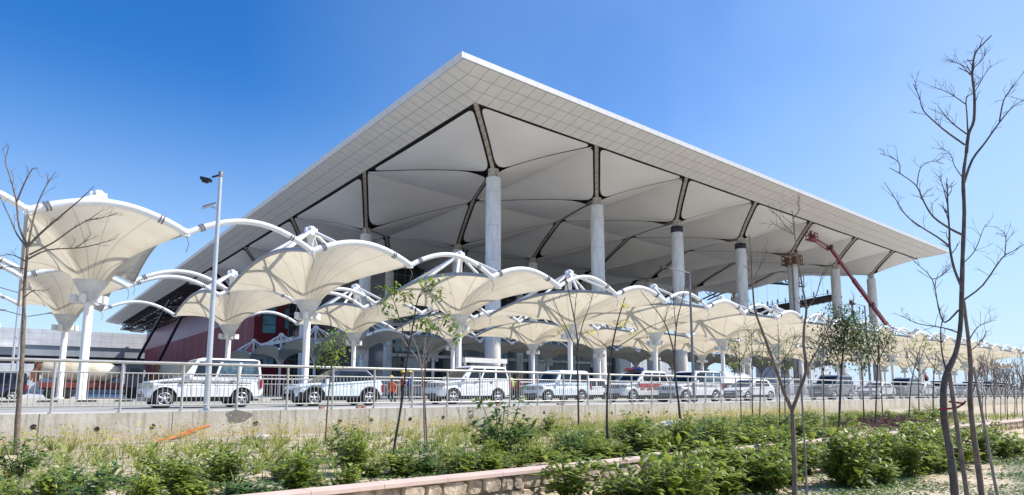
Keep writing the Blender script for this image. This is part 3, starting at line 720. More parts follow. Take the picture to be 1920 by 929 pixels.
# ------------------------------------------------------------------ retaining wall, railing
YF = 18.2
rw = empty('retaining_wall', (0, YF, 0)); tag(rw, 'long stained concrete retaining wall with drain holes below the railing', 'wall')
mb = MB(); mb.b2((-40, -0.10, -1.4), (400, 0.15, 0.05)); mb.build('wall_face', 'wall', rw)
mb = MB(); mb.b2((-40, -0.34, -1.4), (400, -0.102, -0.66)); mb.build('footing', 'kerb', rw)
for (px, py) in ((63, 801), (182, 805), (287, 800), (480, 794), (637, 790), (697, 787), (769, 786), (831, 783), (883, 781), (932, 779), (982, 779), (1020, 774), (1105, 776), (1147, 775), (1181, 774), (1216, 773), (1250, 772)):
    p = at_y(px, py, YF-.1); mb = MB(); n = 12
    for ring in range(1):
        vs = [(0.062*random.uniform(.85, 1.1)*math.cos(2*PI*i/n), 0, 0.062*random.uniform(.85, 1.1)*math.sin(2*PI*i/n)) for i in range(n)]
        mb.prism(vs, (0, -1, 0), 0.012)
    mb.build('drain_hole', 'black', rw, (p.x, -0.10, p.z))
mb = MB(); pts = []
for i in range(18):
    a = 2*PI*i/18; r = 1 + 0.14*math.sin(3*a+1) + 0.08*math.sin(5*a); pts.append((0.33*r*math.cos(a), 0, 0.17*r*math.sin(a)))
mb.prism(pts, (0, -1, 0), 0.006); p = at_y(447, 781, YF-.1); mb.build('cement_patch', 'patch', rw, (p.x, -0.10, p.z))

def railing(root, x0, x1, sp_, h, near=100, bal=True, pr=0.032):
    mb = MB(); mb.tube([(x0, 0, h), (x1, 0, h)], 0.042, 10); mb.build('handrail', 'steel_rail', root)
    mb = MB(); mb.tube([(x0, 0, h-0.27), (x1, 0, h-0.27)], 0.018, 8); mb.build('middle_rail', 'steel_rail', root)
    mb = MB(); mb.tube([(x0, 0, 0.17), (x1, 0, 0.17)], 0.02, 8); mb.build('bottom_rail', 'steel_rail', root)
    pm = MB(); pm.tube([(0, 0, 0), (0, 0, h-0.03)], pr, 8); pm.tube([(0, 0, 0), (0, 0, 0.03)], pr*2, 8); pm.lathe([(pr*1.25, h-.42), (pr*1.25, h-.2)], 8)
    pme = pm.mesh('post', 'steel_rail')
    bmsh = MB(); nb = 12
    for i in range(1, nb): bmsh.tube([(sp_*i/nb, 0, 0.17), (sp_*i/nb, 0, h-0.27)], 0.0095, 5)
    bme = bmsh.mesh('baluster_panel', 'steel_rail')
    n = int((x1-x0)/sp_); restp = MB(); restb = MB()
    for i in range(n):
        x = x0 + 0.05 + i*sp_
        if i < near:
            link('post', pme, root, (x, 0, 0)); link('baluster_panel', bme, root, (x, 0, 0))
        else:
            restp.tube([(x, 0, 0), (x, 0, h)], pr, 6)
            for q in range(1, nb): restb.tube([(x+sp_*q/nb, 0, 0.17), (x+sp_*q/nb, 0, h-0.27)], 0.0095, 4)
    if restp.v:
        o = restp.build('post', 'steel_rail', root); o['kind'] = 'stuff'
        o = restb.build('baluster_panel', 'steel_rail', root); o['kind'] = 'stuff'
rl = empty('railing', (0, YF+0.06, 0.05)); tag(rl, 'long pale steel railing standing on top of the concrete retaining wall', 'railing')
railing(rl, -2.02, 168, 1.372, 1.25)
r2 = empty('railing', (0, 33.75, 0.1)); tag(r2, 'second steel railing on the kerb behind the parked cars', 'railing')
railing(r2, 7, 75, 1.6, 1.15, near=42)

# ------------------------------------------------------------------ stone wall and its coping
sw = empty('stone_wall', (0, 7.05, 0)); tag(sw, 'low rubble stone wall with a pink sandstone coping in the foreground', 'wall')
mb = MB(); mb.b2((-10, -0.02, -1.3), (70, 0.14, -0.61)); mb.build('mortar_bed', 'mortar', sw)
mb = MB(); rs = random.Random(3)
for row in range(3):
    z0 = -1.24 + row*0.215; x = -10 + rs.uniform(0, .2)
    while x < 45:
        w_ = rs.uniform(0.18, 0.42); h_ = rs.uniform(0.185, 0.225); n = 10; cx, cz = x+w_/2, z0+0.1+rs.uniform(-.012, .012); pts = []
        for i in range(n):
            a = 2*PI*i/n + PI/8; q = abs(math.cos(a))**12 + abs(math.sin(a))**12
            k = q**(-1/12) * rs.uniform(.90, 1.06)
            pts.append((cx + w_/2*.95*k*math.cos(a), -0.02, cz + h_/2*k*math.sin(a)))
        dep = rs.uniform(0.01, 0.05)
        f = [(cx+(p[0]-cx)*.9+rs.uniform(-.008, .008), -0.02-dep-rs.uniform(0, .02), cz+(p[2]-cz)*.88+rs.uniform(-.008, .008)) for p in pts]
        mb.add(pts + f, [(i, (i+1) % n, (i+1) % n+n, i+n) for i in range(n)] + [tuple(range(n, 2*n))])
        x += w_ + 0.004
mb.build('masonry', 'stone', sw)
mb = MB(); mb.b2((-10, -0.10, -0.605), (70, 0.19, -0.545)); o = mb.build('coping', 'coping', sw)
bv = o.modifiers.new('bevel', 'BEVEL'); bv.width = 0.008; bv.segments = 2
p = at_z(1235, 853, -0.5); mb = MB(); mb.b2((-0.28, -0.12, -0.045), (0.2, 0.13, 0.0)); o = mb.build('coping_slab', 'coping', None, (p.x+.15, 7.02, -0.497))
o.rotation_euler.z = R(6); tag(o, 'loose pink coping slab lying on the low stone wall', 'stone slab')

# ------------------------------------------------------------------ street lamps and poles
def lamp_a():
    r = empty('lamp_post', (4.28, 18.95, 0.03)); tag(r, 'tall galvanised lamp post with floodlight and small solar panel at left', 'lamp post')
    H_ = 6.85
    mb = MB(); mb.tube([(0, 0, 0), (0, 0, 0.5), (0, 0, H_)], [0.085, 0.08, 0.048], 14); mb.build('pole', 'pole', r)
    mb = MB(); mb.box((0, 0, 0.012), (0.34, 0.34, 0.025)); mb.build('base_plate', 'pole', r)
    mb = MB(); mb.tube([(0, 0, H_-.04), (-0.2, 0.12, H_-.12)], 0.03, 8)
    rot = Matrix.Rotation(R(-30), 3, 'Z') @ Matrix.Rotation(R(12), 3, 'Y')
    mb.box((-0.34, 0.2, H_-.2), (0.29, 0.17, 0.08), rot=rot); mb.box((-0.36, 0.2, H_-.265), (0.16, 0.1, 0.07), rot=rot); mb.build('floodlight', 'black', r)
    mb = MB(); mb.lathe([(0.062, H_-.1), (0.064, H_+.05), (0.05, H_+.06)], 12); mb.build('pole_cap', 'pole_dark', r)
    mb = MB(); rot = Matrix.Rotation(R(-38), 3, 'Z') @ Matrix.Rotation(R(-14), 3, 'Y') @ Matrix.Rotation(R(40), 3, 'X'); mb.box((-0.24, 0.12, H_-.98), (0.36, 0.3, 0.02), rot=rot); mb.tube([(0, 0, H_-1.08), (-0.2, 0.1, H_-1.0)], 0.015, 6); mb.build('solar_panel', 'steel_rail', r)
lamp_a()
def lamp_b(px, ybase, H_, label, Y=19.5, arm=1.9):
    p = at_y(px, HZ, Y); r = empty('lamp_post', (p.x, Y, 0.03)); tag(r, label, 'lamp post')
    mb = MB(); mb.tube([(0, 0, 0), (0, 0, H_)], [0.085, 0.05], 12); mb.build('pole', 'pole_dark', r)
    mb = MB(); mb.tube([(0, 0, H_-.05), (-arm, 0, H_+.03)], [0.035, 0.022], 8); mb.build('arm', 'pole_dark', r)
    mb = MB(); mb.box((-arm-.2, 0, H_), (0.55, 0.2, 0.09)); mb.box((-arm-.05, 0, H_-.07), (0.2, 0.14, 0.07)); mb.build('lamp_head', 'black', r)
lamp_b(1301, 0, 6.85, 'grey lamp post with one arm between the white SUVs in the middle')
lamp_b(1633, 0, 6.95, 'grey lamp post with one arm at right, below the red boom')
for i, (px, H_, Y) in enumerate(((18, 17, 130), (28, 20, 130), (36, 13, 128))):
    r = empty('light_mast', (x_on(px, Y), Y, 0)); tag(r, ['thin grey light mast at the far left edge, in front of the concrete block', 'tallest thin grey light mast with cross arms at the far left', 'short thin grey light mast beside two taller ones at far left'][i], 'mast')
    mb = MB(); mb.tube([(0, 0, 0), (0, 0, H_)], [0.22, 0.14], 8); mb.build('pole', 'pole', r)
    mb = MB(); mb.tube([(-3, 0, H_+.6), (0, 0, H_-.2), (3, 0, H_+.6)], 0.09, 6); mb.box((-3.2, 0, H_+.6), (1, .4, .25)); mb.box((3.2, 0, H_+.6), (1, .4, .25)); mb.build('lamp_arms', 'pole_dark', r)

# ------------------------------------------------------------------ vehicles
def side_poly(S):
    L, fo, wb, ra = S['L'], S['fo'], S['wb'], S['ra']
    xf, xr = fo, fo+wb; zs = S.get('sill', 0.36); hz = S['hood']; bz = S['belt']
    top = S['prof']
    pts = list(top)
    def arc(cx):
        zc = S['wr']; n = 9; out = []
        a0 = math.asin(max(-1, min(1, (zs-zc)/ra)))
        for i in range(n+1):
            a = a0 + (PI-2*a0)*i/n; out.append((cx+ra*math.cos(a), zc+ra*math.sin(a)))
        return out
    pts += arc(xr) + arc(xf)
    return pts
def make_car(S, name, label, cat='car', group=None):
    L, W, H = S['L'], S['W'], S['H']; root = empty(name); tag(root, label, cat, group)
    ox = -L/2; hw = W/2
    pts = side_poly(S)
    bm = bmesh.new()
    va = [bm.verts.new((x+ox, -hw, z)) for x, z in pts]; f = bm.faces.new(va)
    ext = bmesh.ops.extrude_face_region(bm, geom=[f]); vb = [g for g in ext['geom'] if isinstance(g, bmesh.types.BMVert)]
    for v_ in vb: v_.co.y = hw
    ntop = len(S['prof'])
    ed = []
    topset = set((round(x+ox, 4), round(z, 4)) for x, z in S['prof'])
    for e in bm.edges:
        a, b = e.verts
        if abs(a.co.y-b.co.y) < 1e-4 and (round(a.co.x, 4), round(a.co.z, 4)) in topset and (round(b.co.x, 4), round(b.co.z, 4)) in topset: ed.append(e)
    bmesh.ops.bevel(bm, geom=ed, offset=0.07, segments=3, profile=0.6, affect='EDGES')
    for v_ in bm.verts:
        x = v_.co.x - ox
        k = 1.0
        if x < 0.6: k = 1 - 0.24*((0.6-x)/0.6)**1.6
        if x > L-0.4: k = 1 - 0.08*((x-L+0.4)/0.4)**2
        if v_.co.z > 0.75: k *= 1 - 0.05*min(1, (v_.co.z-0.75)/0.4)
        v_.co.y *= k
    bmesh.ops.recalc_face_normals(bm, faces=bm.faces)
    me = bpy.data.meshes.new('body'); bm.to_mesh(me); bm.free(); me.materials.append(M[S['paint']])
    body = link('body', me, root)
    # cabin
    xa, xb, xa2, xb2 = [q+ox for q in S['cab']]; bz = S['belt']-0.02; h1 = hw*0.95-.01; h2 = hw*S.get('tum', 0.80); zt = H-0.07
    bm = bmesh.new()
    base = [(xa, -h1, bz), (xb, -h1, bz), (xb, h1, bz), (xa, h1, bz)]; top = [(xa2, -h2, zt), (xb2, -h2, zt), (xb2, h2, zt), (xa2, h2, zt)]
    cr_ = [(xa2+.22, -h2*.78, H), (xb2-.18, -h2*.78, H), (xb2-.18, h2*.78, H), (xa2+.22, h2*.78, H)]
    v_ = [bm.verts.new(p) for p in base+top+cr_]
    for a, b in ((0, 4), (4, 8)):
        for i in range(4): j = (i+1) % 4; bm.faces.new([v_[a+i], v_[a+j], v_[b+j], v_[b+i]])
    bm.faces.new(v_[8:12]); bm.faces.new(list(reversed(v_[0:4])))
    bmesh.ops.bevel(bm, geom=[e for e in bm.edges if max(q.co.z for q in e.verts) > bz+.1], offset=0.035, segments=2, profile=0.6, affect='EDGES')
    bmesh.ops.recalc_face_normals(bm, faces=bm.faces)
    me = bpy.data.meshes.new('cabin'); bm.to_mesh(me); bm.free(); me.materials.append(M[S.get('roofpaint', S['paint'])]); cabin = link('cabin', me, root)
    B = [Vector(p) for p in base]; T = [Vector(p) for p in top]
    def side(s, f_, v):
        b = B[0].lerp(B[1], f_); t = T[0].lerp(T[1], f_); p = b.lerp(t, v); return Vector((p.x, p.y if s < 0 else -p.y, p.z))
    for s in (-1, 1):
        nrm = Vector((0, s*(zt-bz), h1-h2)).normalized()
        for (f0b, f1b, f0t, f1t, gl) in S['win']:
            poly = [side(s, f0b, .07), side(s, f1b, .07), side(s, f1t, .88), side(s, f0t, .88)]
            # shrink corners
            poly = [p + nrm*0.004 for p in poly]
            mb = MB(); mb.prism(poly, nrm, 0.012); mb.build('side_window', gl, root)
        if S.get('stripe'):
            poly = [side(s, .16, .905) + nrm*.004, side(s, .97, .905) + nrm*.004, side(s, .965, .985) + nrm*.004, side(s, .12, .985) + nrm*.004]
            mb = MB(); mb.prism(poly, nrm, .012); mb.build('roof_stripe', 'car_navy', root)
    wsb = [B[0].lerp(B[3], .07), B[0].lerp(B[3], .93)]; wst = [T[0].lerp(T[3], .08), T[0].lerp(T[3], .92)]
    q = [wsb[0].lerp(wst[0], .08), wsb[1].lerp(wst[1], .08), wsb[1].lerp(wst[1], .93), wsb[0].lerp(wst[0], .93)]
    nrm = Vector((-(zt-bz), 0, (xa2-xa))).normalized(); mb = MB(); mb.prism([p+nrm*.004 for p in q], nrm, .012); mb.build('windscreen', S.get('screen', 'car_glass'), root)
    rb = [B[1].lerp(B[2], .1), B[1].lerp(B[2], .9)]; rt_ = [T[1].lerp(T[2], .1), T[1].lerp(T[2], .9)]
    q = [rb[0].lerp(rt_[0], .12), rb[1].lerp(rt_[1], .12), rb[1].lerp(rt_[1], .9), rb[0].lerp(rt_[0], .9)]
    nrm = Vector(((zt-bz), 0, (xb-xb2))).normalized(); mb = MB(); mb.prism([p+nrm*.004 for p in q], nrm, .012); mb.build('rear_window', 'car_glass', root)
    # wheels
    wr = S['wr']
    tm = MB(); tm.lathe([(wr*.62, -.10), (wr*.90, -.115), (wr*.985, -.09), (wr, -.05), (wr, .05), (wr*.985, .09), (wr*.90, .115), (wr*.62, .10)], 26, axis='Y'); tme = tm.mesh('wheel', 'rubber')
    rm = MB(); rm.lathe([(wr*.66, -.095), (wr*.64, -.115), (wr*.58, -.115), (wr*.56, -.06), (wr*.56, .0)], 26, axis='Y'); rm.lathe([(0.001, -.11), (.06, -.11), (.075, -.085), (.075, 0)], 12, axis='Y')
    for i in range(5):
        a = 2*PI*i/5 + .3
        for da in (-.16, .16):
            c, s = math.cos(a+da*.6), math.sin(a+da*.6); c2, s2 = math.cos(a+da), math.sin(a+da)
            rm.tube([(0.05*c, -.09, 0.05*s), (wr*.6*c2, -.095, wr*.6*s2)], [.022, .016], 5)
    rm.lathe([(0.001, -.03), (wr*.56, -.03), (wr*.56, 0.02)], 20, mi=1, axis='Y')
    rme = rm.mesh('rim', ['rim', 'black'])
    for xw in (S['fo'], S['fo']+S['wb']):
        for s in (-1, 1):
            wo = link('wheel', tme, root, (xw+ox, s*(hw-.13), wr))
            if s > 0: wo.rotation_euler.z = PI
            link('rim', rme, wo)
    mb = MB(); mb.b2((ox+.25, -hw+.27, .24), (ox+L-.25, hw-.27, .80)); mb.build('underbody', 'black', root)
    # trim
    for s in (-1, 1):
        for xd in S['handles']:
            mb = MB(); mb.box((xd+ox, s*(hw*.965), S['belt']-.14), (.17, .05, .035)); mb.build('door_handle', S.get('handle', 'black'), root)
        mb = MB(); mx = xa+.24; mb.box((mx, s*(hw+.08), S['belt']+.07), (.12, .2, .16)); mb.build('mirror', S.get('mirror', S['paint']), root)
        mb = MB(); zt_ = S['trim']
        if zt_: mb.box((ox+S['fo']+S['wb']*.53, s*(hw+.004), zt_), (L*.78, .014, .035)); mb.build('side_trim', 'black', root)
        for xg in S['gaps']: mb = MB(); mb.box((xg+ox, s*(hw-.002), (S['belt']+.42)/2+.02), (.012, .01, S['belt']-.52)); mb.build('door_gap', 'black', root)
        mb = MB(); hx = S['lampx']; mb.box((hx[0]+ox, s*(hw*.80), hx[1]), (hx[2], hw*.34, hx[3]), rot=Matrix.Rotation(s*-.15, 3, 'Z')); mb.build('headlight', 'head_lamp', root)
        mb = MB(); mb.box((ox+L-.05, s*(hw*.90), S['belt']-.25), (.12, .14, .34)); mb.build('tail_light', 'red_lamp', root)
        if S.get('flare'):
            mb = MB()
            for xw in (S['fo'], S['fo']+S['wb']):
                ptsf = [(xw+ox+(S['ra']+.02)*math.cos(a), s*(hw+.004), wr+(S['ra']+.02)*math.sin(a)) for a in [R(-5)+R(190)*i/12 for i in range(13)]]
                mb.tube(ptsf, .045, 6)
            mb.build('wheel_arch', S['flare'], root)
        if S.get('rails'):
            mb = MB(); mb.tube([(xa2+.3, s*h2*.9, H-.03), (xa2+.4, s*h2*.9, H+.05), (xb2-.35, s*h2*.9, H+.05), (xb2-.25, s*h2*.9, H-.03)], .02, 6); mb.build('roof_rail', S['rails'], root)
    # nose: grille of upright bars, lower intake, plate
    gz, gh = S['grille']
    mb = MB(); mb.box((ox+.02, 0, gz), (.05, W*.52, gh)); mb.build('grille', 'black', root)
    if S.get('bars', True):
        mb = MB()
        for i in range(7): mb.box((ox-.012, -W*.23+i*W*.46/6, gz), (.02, .035, gh*.9))
        mb.build('grille_bars', S.get('barmat', 'car_white'), root)
    if S.get('nose'):
        mb = MB(); mb.prism([(ox-.03, -hw*.72, .30), (ox+.42, -hw*.995, .30), (ox+.36, -hw*.995, .56), (ox+.02, -hw*.74, .66), (ox-.03, -hw*.70, .66)], (0, 1, 0), .02)
        mb.b2((ox-.035, -hw*.70, .30), (ox+.1, hw*.70, .66)); mb.build('front_bumper', 'black', root)
        mb = MB(); mb.b2((ox+1.15, -hw-.012, .36), (ox+2.9, -hw+.02, .43)); mb.build('sill_trim', 'black', root)
        mb = MB(); mb.box((ox+.03, 0, .86), (.05, W*.7, .03)); mb.build('light_strip', 'car_navy', root)
    mb = MB(); mb.box((ox-.005, 0, .47), (.06, W*.60, .12)); mb.build('intake', 'black', root)
    mb = MB(); mb.box((ox-.03, 0, .58), (.02, .46, .1)); mb.build('number_plate', 'white_paint', root)
    return root
boxy = dict(L=4.08, W=1.76, H=1.90, fo=.65, wb=2.68, ra=.43, wr=.355, hood=1.08, belt=1.16, sill=.42, paint='car_white',
    prof=[(.22, .36), (.03, .42), (.0, .66), (.05, .86), (.18, .99), (.72, 1.07), (1.28, 1.13), (1.4, 1.16), (4.02, 1.16), (4.13, 1.0), (4.15, .58), (4.05, .44)],
    cab=(1.22, 4.07, 1.70, 4.0), win=[(.12, .385, .06, .37, 'car_glass'), (.42, .67, .42, .665, 'car_glass_reflect'), (.72, .965, .72, .955, 'car_glass_reflect')],
    handles=(2.05, 2.98), gaps=(1.5, 2.42, 3.3), trim=.93, stripe=True, lampx=(.14, .84, .24, .17), grille=(.82, .2), tum=.84)
scorp = dict(boxy, stripe=None, L=4.45, W=1.82, H=1.93, fo=.83, wb=2.72, ra=.45, wr=.37,
    prof=[(.2, .38), (.02, .45), (.0, .66), (.06, .92), (.2, 1.05), (.8, 1.14), (1.35, 1.19), (1.5, 1.22), (4.3, 1.24), (4.42, 1.0), (4.45, .6), (4.3, .46)], belt=1.23,
    cab=(1.28, 4.34, 1.98, 4.15), win=[(.13, .38, .08, .37, 'car_glass'), (.42, .68, .42, .68, 'car_glass'), (.73, .96, .73, .95, 'car_glass')], handles=(2.2, 3.15), gaps=(1.6, 2.55, 3.45), trim=0, lampx=(.15, .95, .26, .18), grille=(.94, .22), rails='black')
cross = dict(boxy, stripe=None, nose=True, L=4.0, W=1.8, H=1.62, fo=.8, wb=2.5, ra=.43, wr=.36, hood=.98, belt=1.0, paint='car_ice', roofpaint='car_navy',
    prof=[(.22, .34), (.05, .4), (.0, .62), (.06, .78), (.2, .88), (.8, .97), (1.25, 1.0), (1.6, 1.0), (3.55, 1.12), (3.85, 1.1), (3.97, .9), (4.0, .55), (3.85, .42)],
    cab=(1.05, 3.88, 1.95, 3.25), win=[(.20, .50, .10, .46, 'car_glass'), (.53, .86, .50, .90, 'car_glass')], handles=(2.2, 3.0), gaps=(1.5, 2.45), trim=0, lampx=(.13, .74, .2, .08), grille=(.60, .16), bars=False, flare='black', tum=.76, handle='car_ice')
hatch = dict(boxy, stripe=None, L=4.1, W=1.74, H=1.52, fo=.85, wb=2.6, ra=.39, wr=.33, hood=.92, belt=.96,
    prof=[(.2, .32), (.03, .38), (.0, .58), (.06, .72), (.22, .8), (.8, .90), (1.3, .95), (1.5, .97), (3.7, 1.02), (4.0, .94), (4.1, .6), (3.95, .4)],
    cab=(1.1, 3.95, 1.95, 3.45), win=[(.19, .48, .1, .45, 'car_glass'), (.52, .84, .49, .88, 'car_glass')], handles=(2.2, 3.05), gaps=(1.5, 2.5), trim=0, lampx=(.15, .68, .26, .12), grille=(.62, .1), bars=False, tum=.76, handle='car_white')
def place_car(root, px_front, Y, S, sx=1.0):
    """near-side front wheel seen at px_front, near side of the car in the plane Y"""
    xf = x_on(px_front, Y)
    root.location = (xf - S['fo'] + S['L']/2*1.0, Y + S['W']/2, -0.035)
    root.scale = (sx, 1, 1)
    return root
c1 = make_car(boxy, 'boxy_suv', 'boxy white SUV with a black side line, behind the tall lamp post', 'car'); place_car(c1, 309, 25.7, boxy)
c2 = make_car(cross, 'crossover_car', 'sleek bluish white crossover car with a dark navy roof and black wheel arches', 'car'); place_car(c2, 590, 25.5, cross)
sc3 = dict(scorp); c3 = make_car(sc3, 'large_suv', 'white SUV with black roof rails facing left, right of the workers in orange', 'car'); place_car(c3, 851, 25.6, sc3)
bx4 = dict(boxy, L=4.2, H=1.88, paint='car_ice', win=[(.12, .385, .06, .37, 'car_glass'), (.42, .67, .42, .665, 'car_glass'), (.72, .965, .72, .955, 'car_glass')], trim=0, stripe=None, barmat='car_ice')
c4 = make_car(bx4, 'upright_suv', 'upright pale white SUV without side line, just right of the worker in the red jacket', 'car'); place_car(c4, 1029, 26.6, bx4)
c5 = make_car(dict(scorp, rails=None), 'patrol_suv', 'white patrol SUV with red and blue light bar and red side stripe', 'police car'); place_car(c5, 1188, 24.9, scorp)
mb = MB(); mb.b2((-.62, -.62, 0), (-.30, -.02, .13), 1); mb.b2((-.62, .02, 0), (-.30, .62, .13), 0); mb.b2((-.64, -.66, -.05), (-.28, .66, -.002), 2)
mb.build('light_bar', ['red_stripe', 'blue_lamp', 'black'], c5, (.25, 0, 1.98))
mb = MB(); mb.b2((-.9, -.925, .92), (1.9, -.913, 1.1)); mb.b2((-.75, -.925, .76), (-.35, -.913, .84)); mb.b2((-.1, -.925, .74), (.3, -.913, .83)); mb.b2((.5, -.925, .75), (1.2, -.913, .84)); mb.build('side_stripe', 'red_stripe', c5)
mb = MB(); mb.b2((-.42, -.6, 1.935), (.2, .6, 1.945)); mb.build('red_roof_panel', 'red_stripe', c5)
bx6 = dict(boxy, H=1.88); c6 = make_car(bx6, 'boxy_suv', 'boxy white SUV with a wide black grille beside the patrol car', 'car'); place_car(c6, 1291, 22.2, bx6, 1.12)
c7 = make_car(hatch, 'hatchback', 'white hatchback parked right of the boxy SUV with the wide grille', 'car'); place_car(c7, 1406, 23.6, hatch, 1.15)
bx8 = dict(scorp, paint='car_grey', H=1.98, barmat='black'); c8 = make_car(bx8, 'dark_suv', 'dark grey SUV behind the leafy saplings, right of the white hatchback', 'car'); place_car(c8, 1566, 22.6, bx8, 1.05)
h9 = dict(hatch, paint='car_silver'); c9 = make_car(h9, 'hatchback', 'silver hatchback right behind the dark grey SUV', 'car'); place_car(c9, 1650, 23.4, h9, 1.05)
c10 = make_car(dict(boxy, paint='car_navy', trim=0, win=[(.12, .385, .06, .37, 'car_glass'), (.42, .67, .42, .665, 'car_glass'), (.72, .965, .72, .955, 'car_glass')], barmat='black'), 'dark_suv', 'dark navy car at the far left edge behind the pale tree trunk', 'car'); c10.location = (-1.2, 53.8, -0.035)
far_cars = [(c7, hatch), (c9, h9), (c3, sc3), (c4, bx4), (c8, bx8)]
for c, S in far_cars: register(c)
FARL = ['white hatchback, third car right of the dark grey SUV', 'silver hatchback, fourth car right of the dark grey SUV', 'white SUV with black roof rails seen between the two big bare trunks and the dark SUV']
xx = 62.0
for i in range(16):
    c, S = far_cars[[0, 4, 0, 3, 1, 2, 4, 3, 0, 1, 2, 4, 3, 0, 1, 2][i]]
    o = copy_tree(c); o.location = (xx, 22.6 + random.uniform(0, .9) + S['W']/2, -0.035); xx += 5.3 + random.uniform(0, .8)
    paint_ = 'silver' if S is h9 else 'dark grey' if S is bx8 else 'white'
    tag(o, paint_ + (' upright car' if S in (sc3, bx4, bx8) else ' low car') + ' in the long row of parked cars, %s beyond the silver hatchback' % ORD[i] if i < 8 else
        'tiny ' + paint_ + (' tall car' if S in (sc3, bx4, bx8) else ' low car') + ' at the distant right end of the row of parked cars', 'car', 'cars in the distant row at right')
# second row behind
for i, px in enumerate((1112, 1245)):
    o = copy_tree(c7 if i == 0 else c3); S = hatch if i == 0 else sc3; o.location = (x_on(px, 29.5), 30.4, -0.035); o.scale = (1, 1, 1)
    tag(o, ['white car half hidden behind the upright pale SUV', 'white SUV half hidden between the patrol car and the boxy SUV'][i], 'car')
# white plastic sheet bundles on a flat cart
mb = MB(); rs = random.Random(5); nx_, ny_ = 16, 8; vs = []
for j in range(ny_+1):
    for i in range(nx_+1):
        u, v = i/nx_, j/ny_; e = min(1, 4*u*(1-u)*1.6)*min(1, 4*v*(1-v)*1.8)
        vs.append((-2.6+5.2*u+rs.uniform(-.08, .08), -1+2*v, 1.35 + e*(.75+.25*math.sin(u*9)+rs.uniform(-.12, .12))))
mb.add(vs, [(j*(nx_+1)+i, j*(nx_+1)+i+1, (j+1)*(nx_+1)+i+1, (j+1)*(nx_+1)+i) for j in range(ny_) for i in range(nx_)], smooth=False)
cart = empty('loaded_trolley', (x_on(1372, 31.5), 31.5, -.035)); tag(cart, 'flat cart heaped with crumpled white plastic sheeting behind the white hatchback', 'cart')
mb.build('plastic_sheet', 'tarp', cart)
mb = MB(); mb.b2((-2.5, -.9, 1.1), (2.5, .9, 1.34)); mb.build('load_bed', 'red', cart)
for sx_ in (-1.7, 1.7):
    for sy_ in (-.8, .8): mb = MB(); mb.lathe([(.3, -.1), (.45, -.1), (.45, .1), (.3, .1)], 16, axis='Y'); mb.lathe([(.28, -.06), (.28, .06)], 12, axis='Y'); mb.build('wheel', 'rubber', cart, (sx_, sy_, .45))
mb = MB(); mb.b2((-2.3, -.35, .7), (2.3, .35, 1.09)); mb.build('chassis', 'black', cart)

# concrete mixer trucks behind the canopy columns
def mixer(x, y, label, drum_mat, chassis):
    r = empty('mixer_truck', (x, y, -.04)); tag(r, label, 'truck')
    mb = MB(); mb.b2((-4.2, -.55, .85), (4.0, .55, 1.15)); mb.b2((-4.2, -1.2, 1.16), (2.2, 1.2, 1.42)); mb.b2((-4.25, -1.22, 1.0), (2.2, -1.16, 1.5)); mb.build('chassis', chassis, r)
    mb = MB(); mb.lathe([(.35, -4.3), (.75, -4.0), (1.08, -2.6), (1.12, -.4), (1.0, 1.0), (.5, 2.0), (.3, 2.05)], 24, axis='X'); o = mb.build('drum', drum_mat, r, (0, 0, 2.55))
    o.rotation_euler.y = R(3)
    mb = MB(); mb.lathe([(1.13, -1.3), (1.16, -1.25), (1.16, -1.1), (1.13, -1.05)], 24, axis='X'); mb.build('drum_band', 'rust', r, (0, 0, 2.55))
    bmc = bmesh.new(); bmesh.ops.create_cube(bmc, size=1)
    for v_ in bmc.verts: v_.co = Vector((v_.co.x*1.9+3.35, v_.co.y*2.4, v_.co.z*2.3+2.2)); v_.co.x += (-.25 if (v_.co.x > 3.35 and v_.co.z > 2.2) else 0)
    bmesh.ops.bevel(bmc, geom=list(bmc.edges), offset=.12, segments=2, affect='EDGES'); me = bpy.data.meshes.new('cab'); bmc.to_mesh(me); bmc.free(); me.materials.append(M['car_navy']); link('cab', me, r)
    mb = MB(); mb.b2((2.8, -1.215, 2.2), (3.7, -1.203, 2.95)); mb.build('side_window', 'car_glass', r)
    mb = MB(); mb.b2((3.9, -1.45, 2.1), (4.02, -1.21, 2.75)); mb.build('mirror', 'white_paint', r)
    for xw in (-3.3, -2.1, 3.2):
        for s in (-1, 1):
            mb = MB(); mb.lathe([(.28, -.15), (.5, -.16), (.52, -.1), (.52, .1), (.5, .16), (.28, .15)], 20, axis='Y'); wv = mb.build('wheel', 'rubber', r, (xw, s*1.0, .52))
            mb = MB(); mb.lathe([(.001, -.1), (.2, -.12), (.29, -.14), (.29, .14)], 14, axis='Y'); rr = mb.build('rim', 'drum_grey', wv); rr.rotation_euler.z = 0 if s < 0 else PI
    mb = MB(); mb.b2((-4.7, -.4, 1.5), (-4.25, .4, 3.4)); mb.tube([(-4.3, -.5, 3.3), (-5.0, -.6, 1.7)], .18, 8); mb.build('chute', 'rust', r)
mixer(6.2, 72.2, 'concrete mixer truck with a cream drum, red chassis and black cab at left', 'drum_white', 'truck_red')
mixer(15.9, 73.0, 'concrete mixer truck with a grey drum seen above the boxy white SUV', 'drum_grey', 'pole_dark')

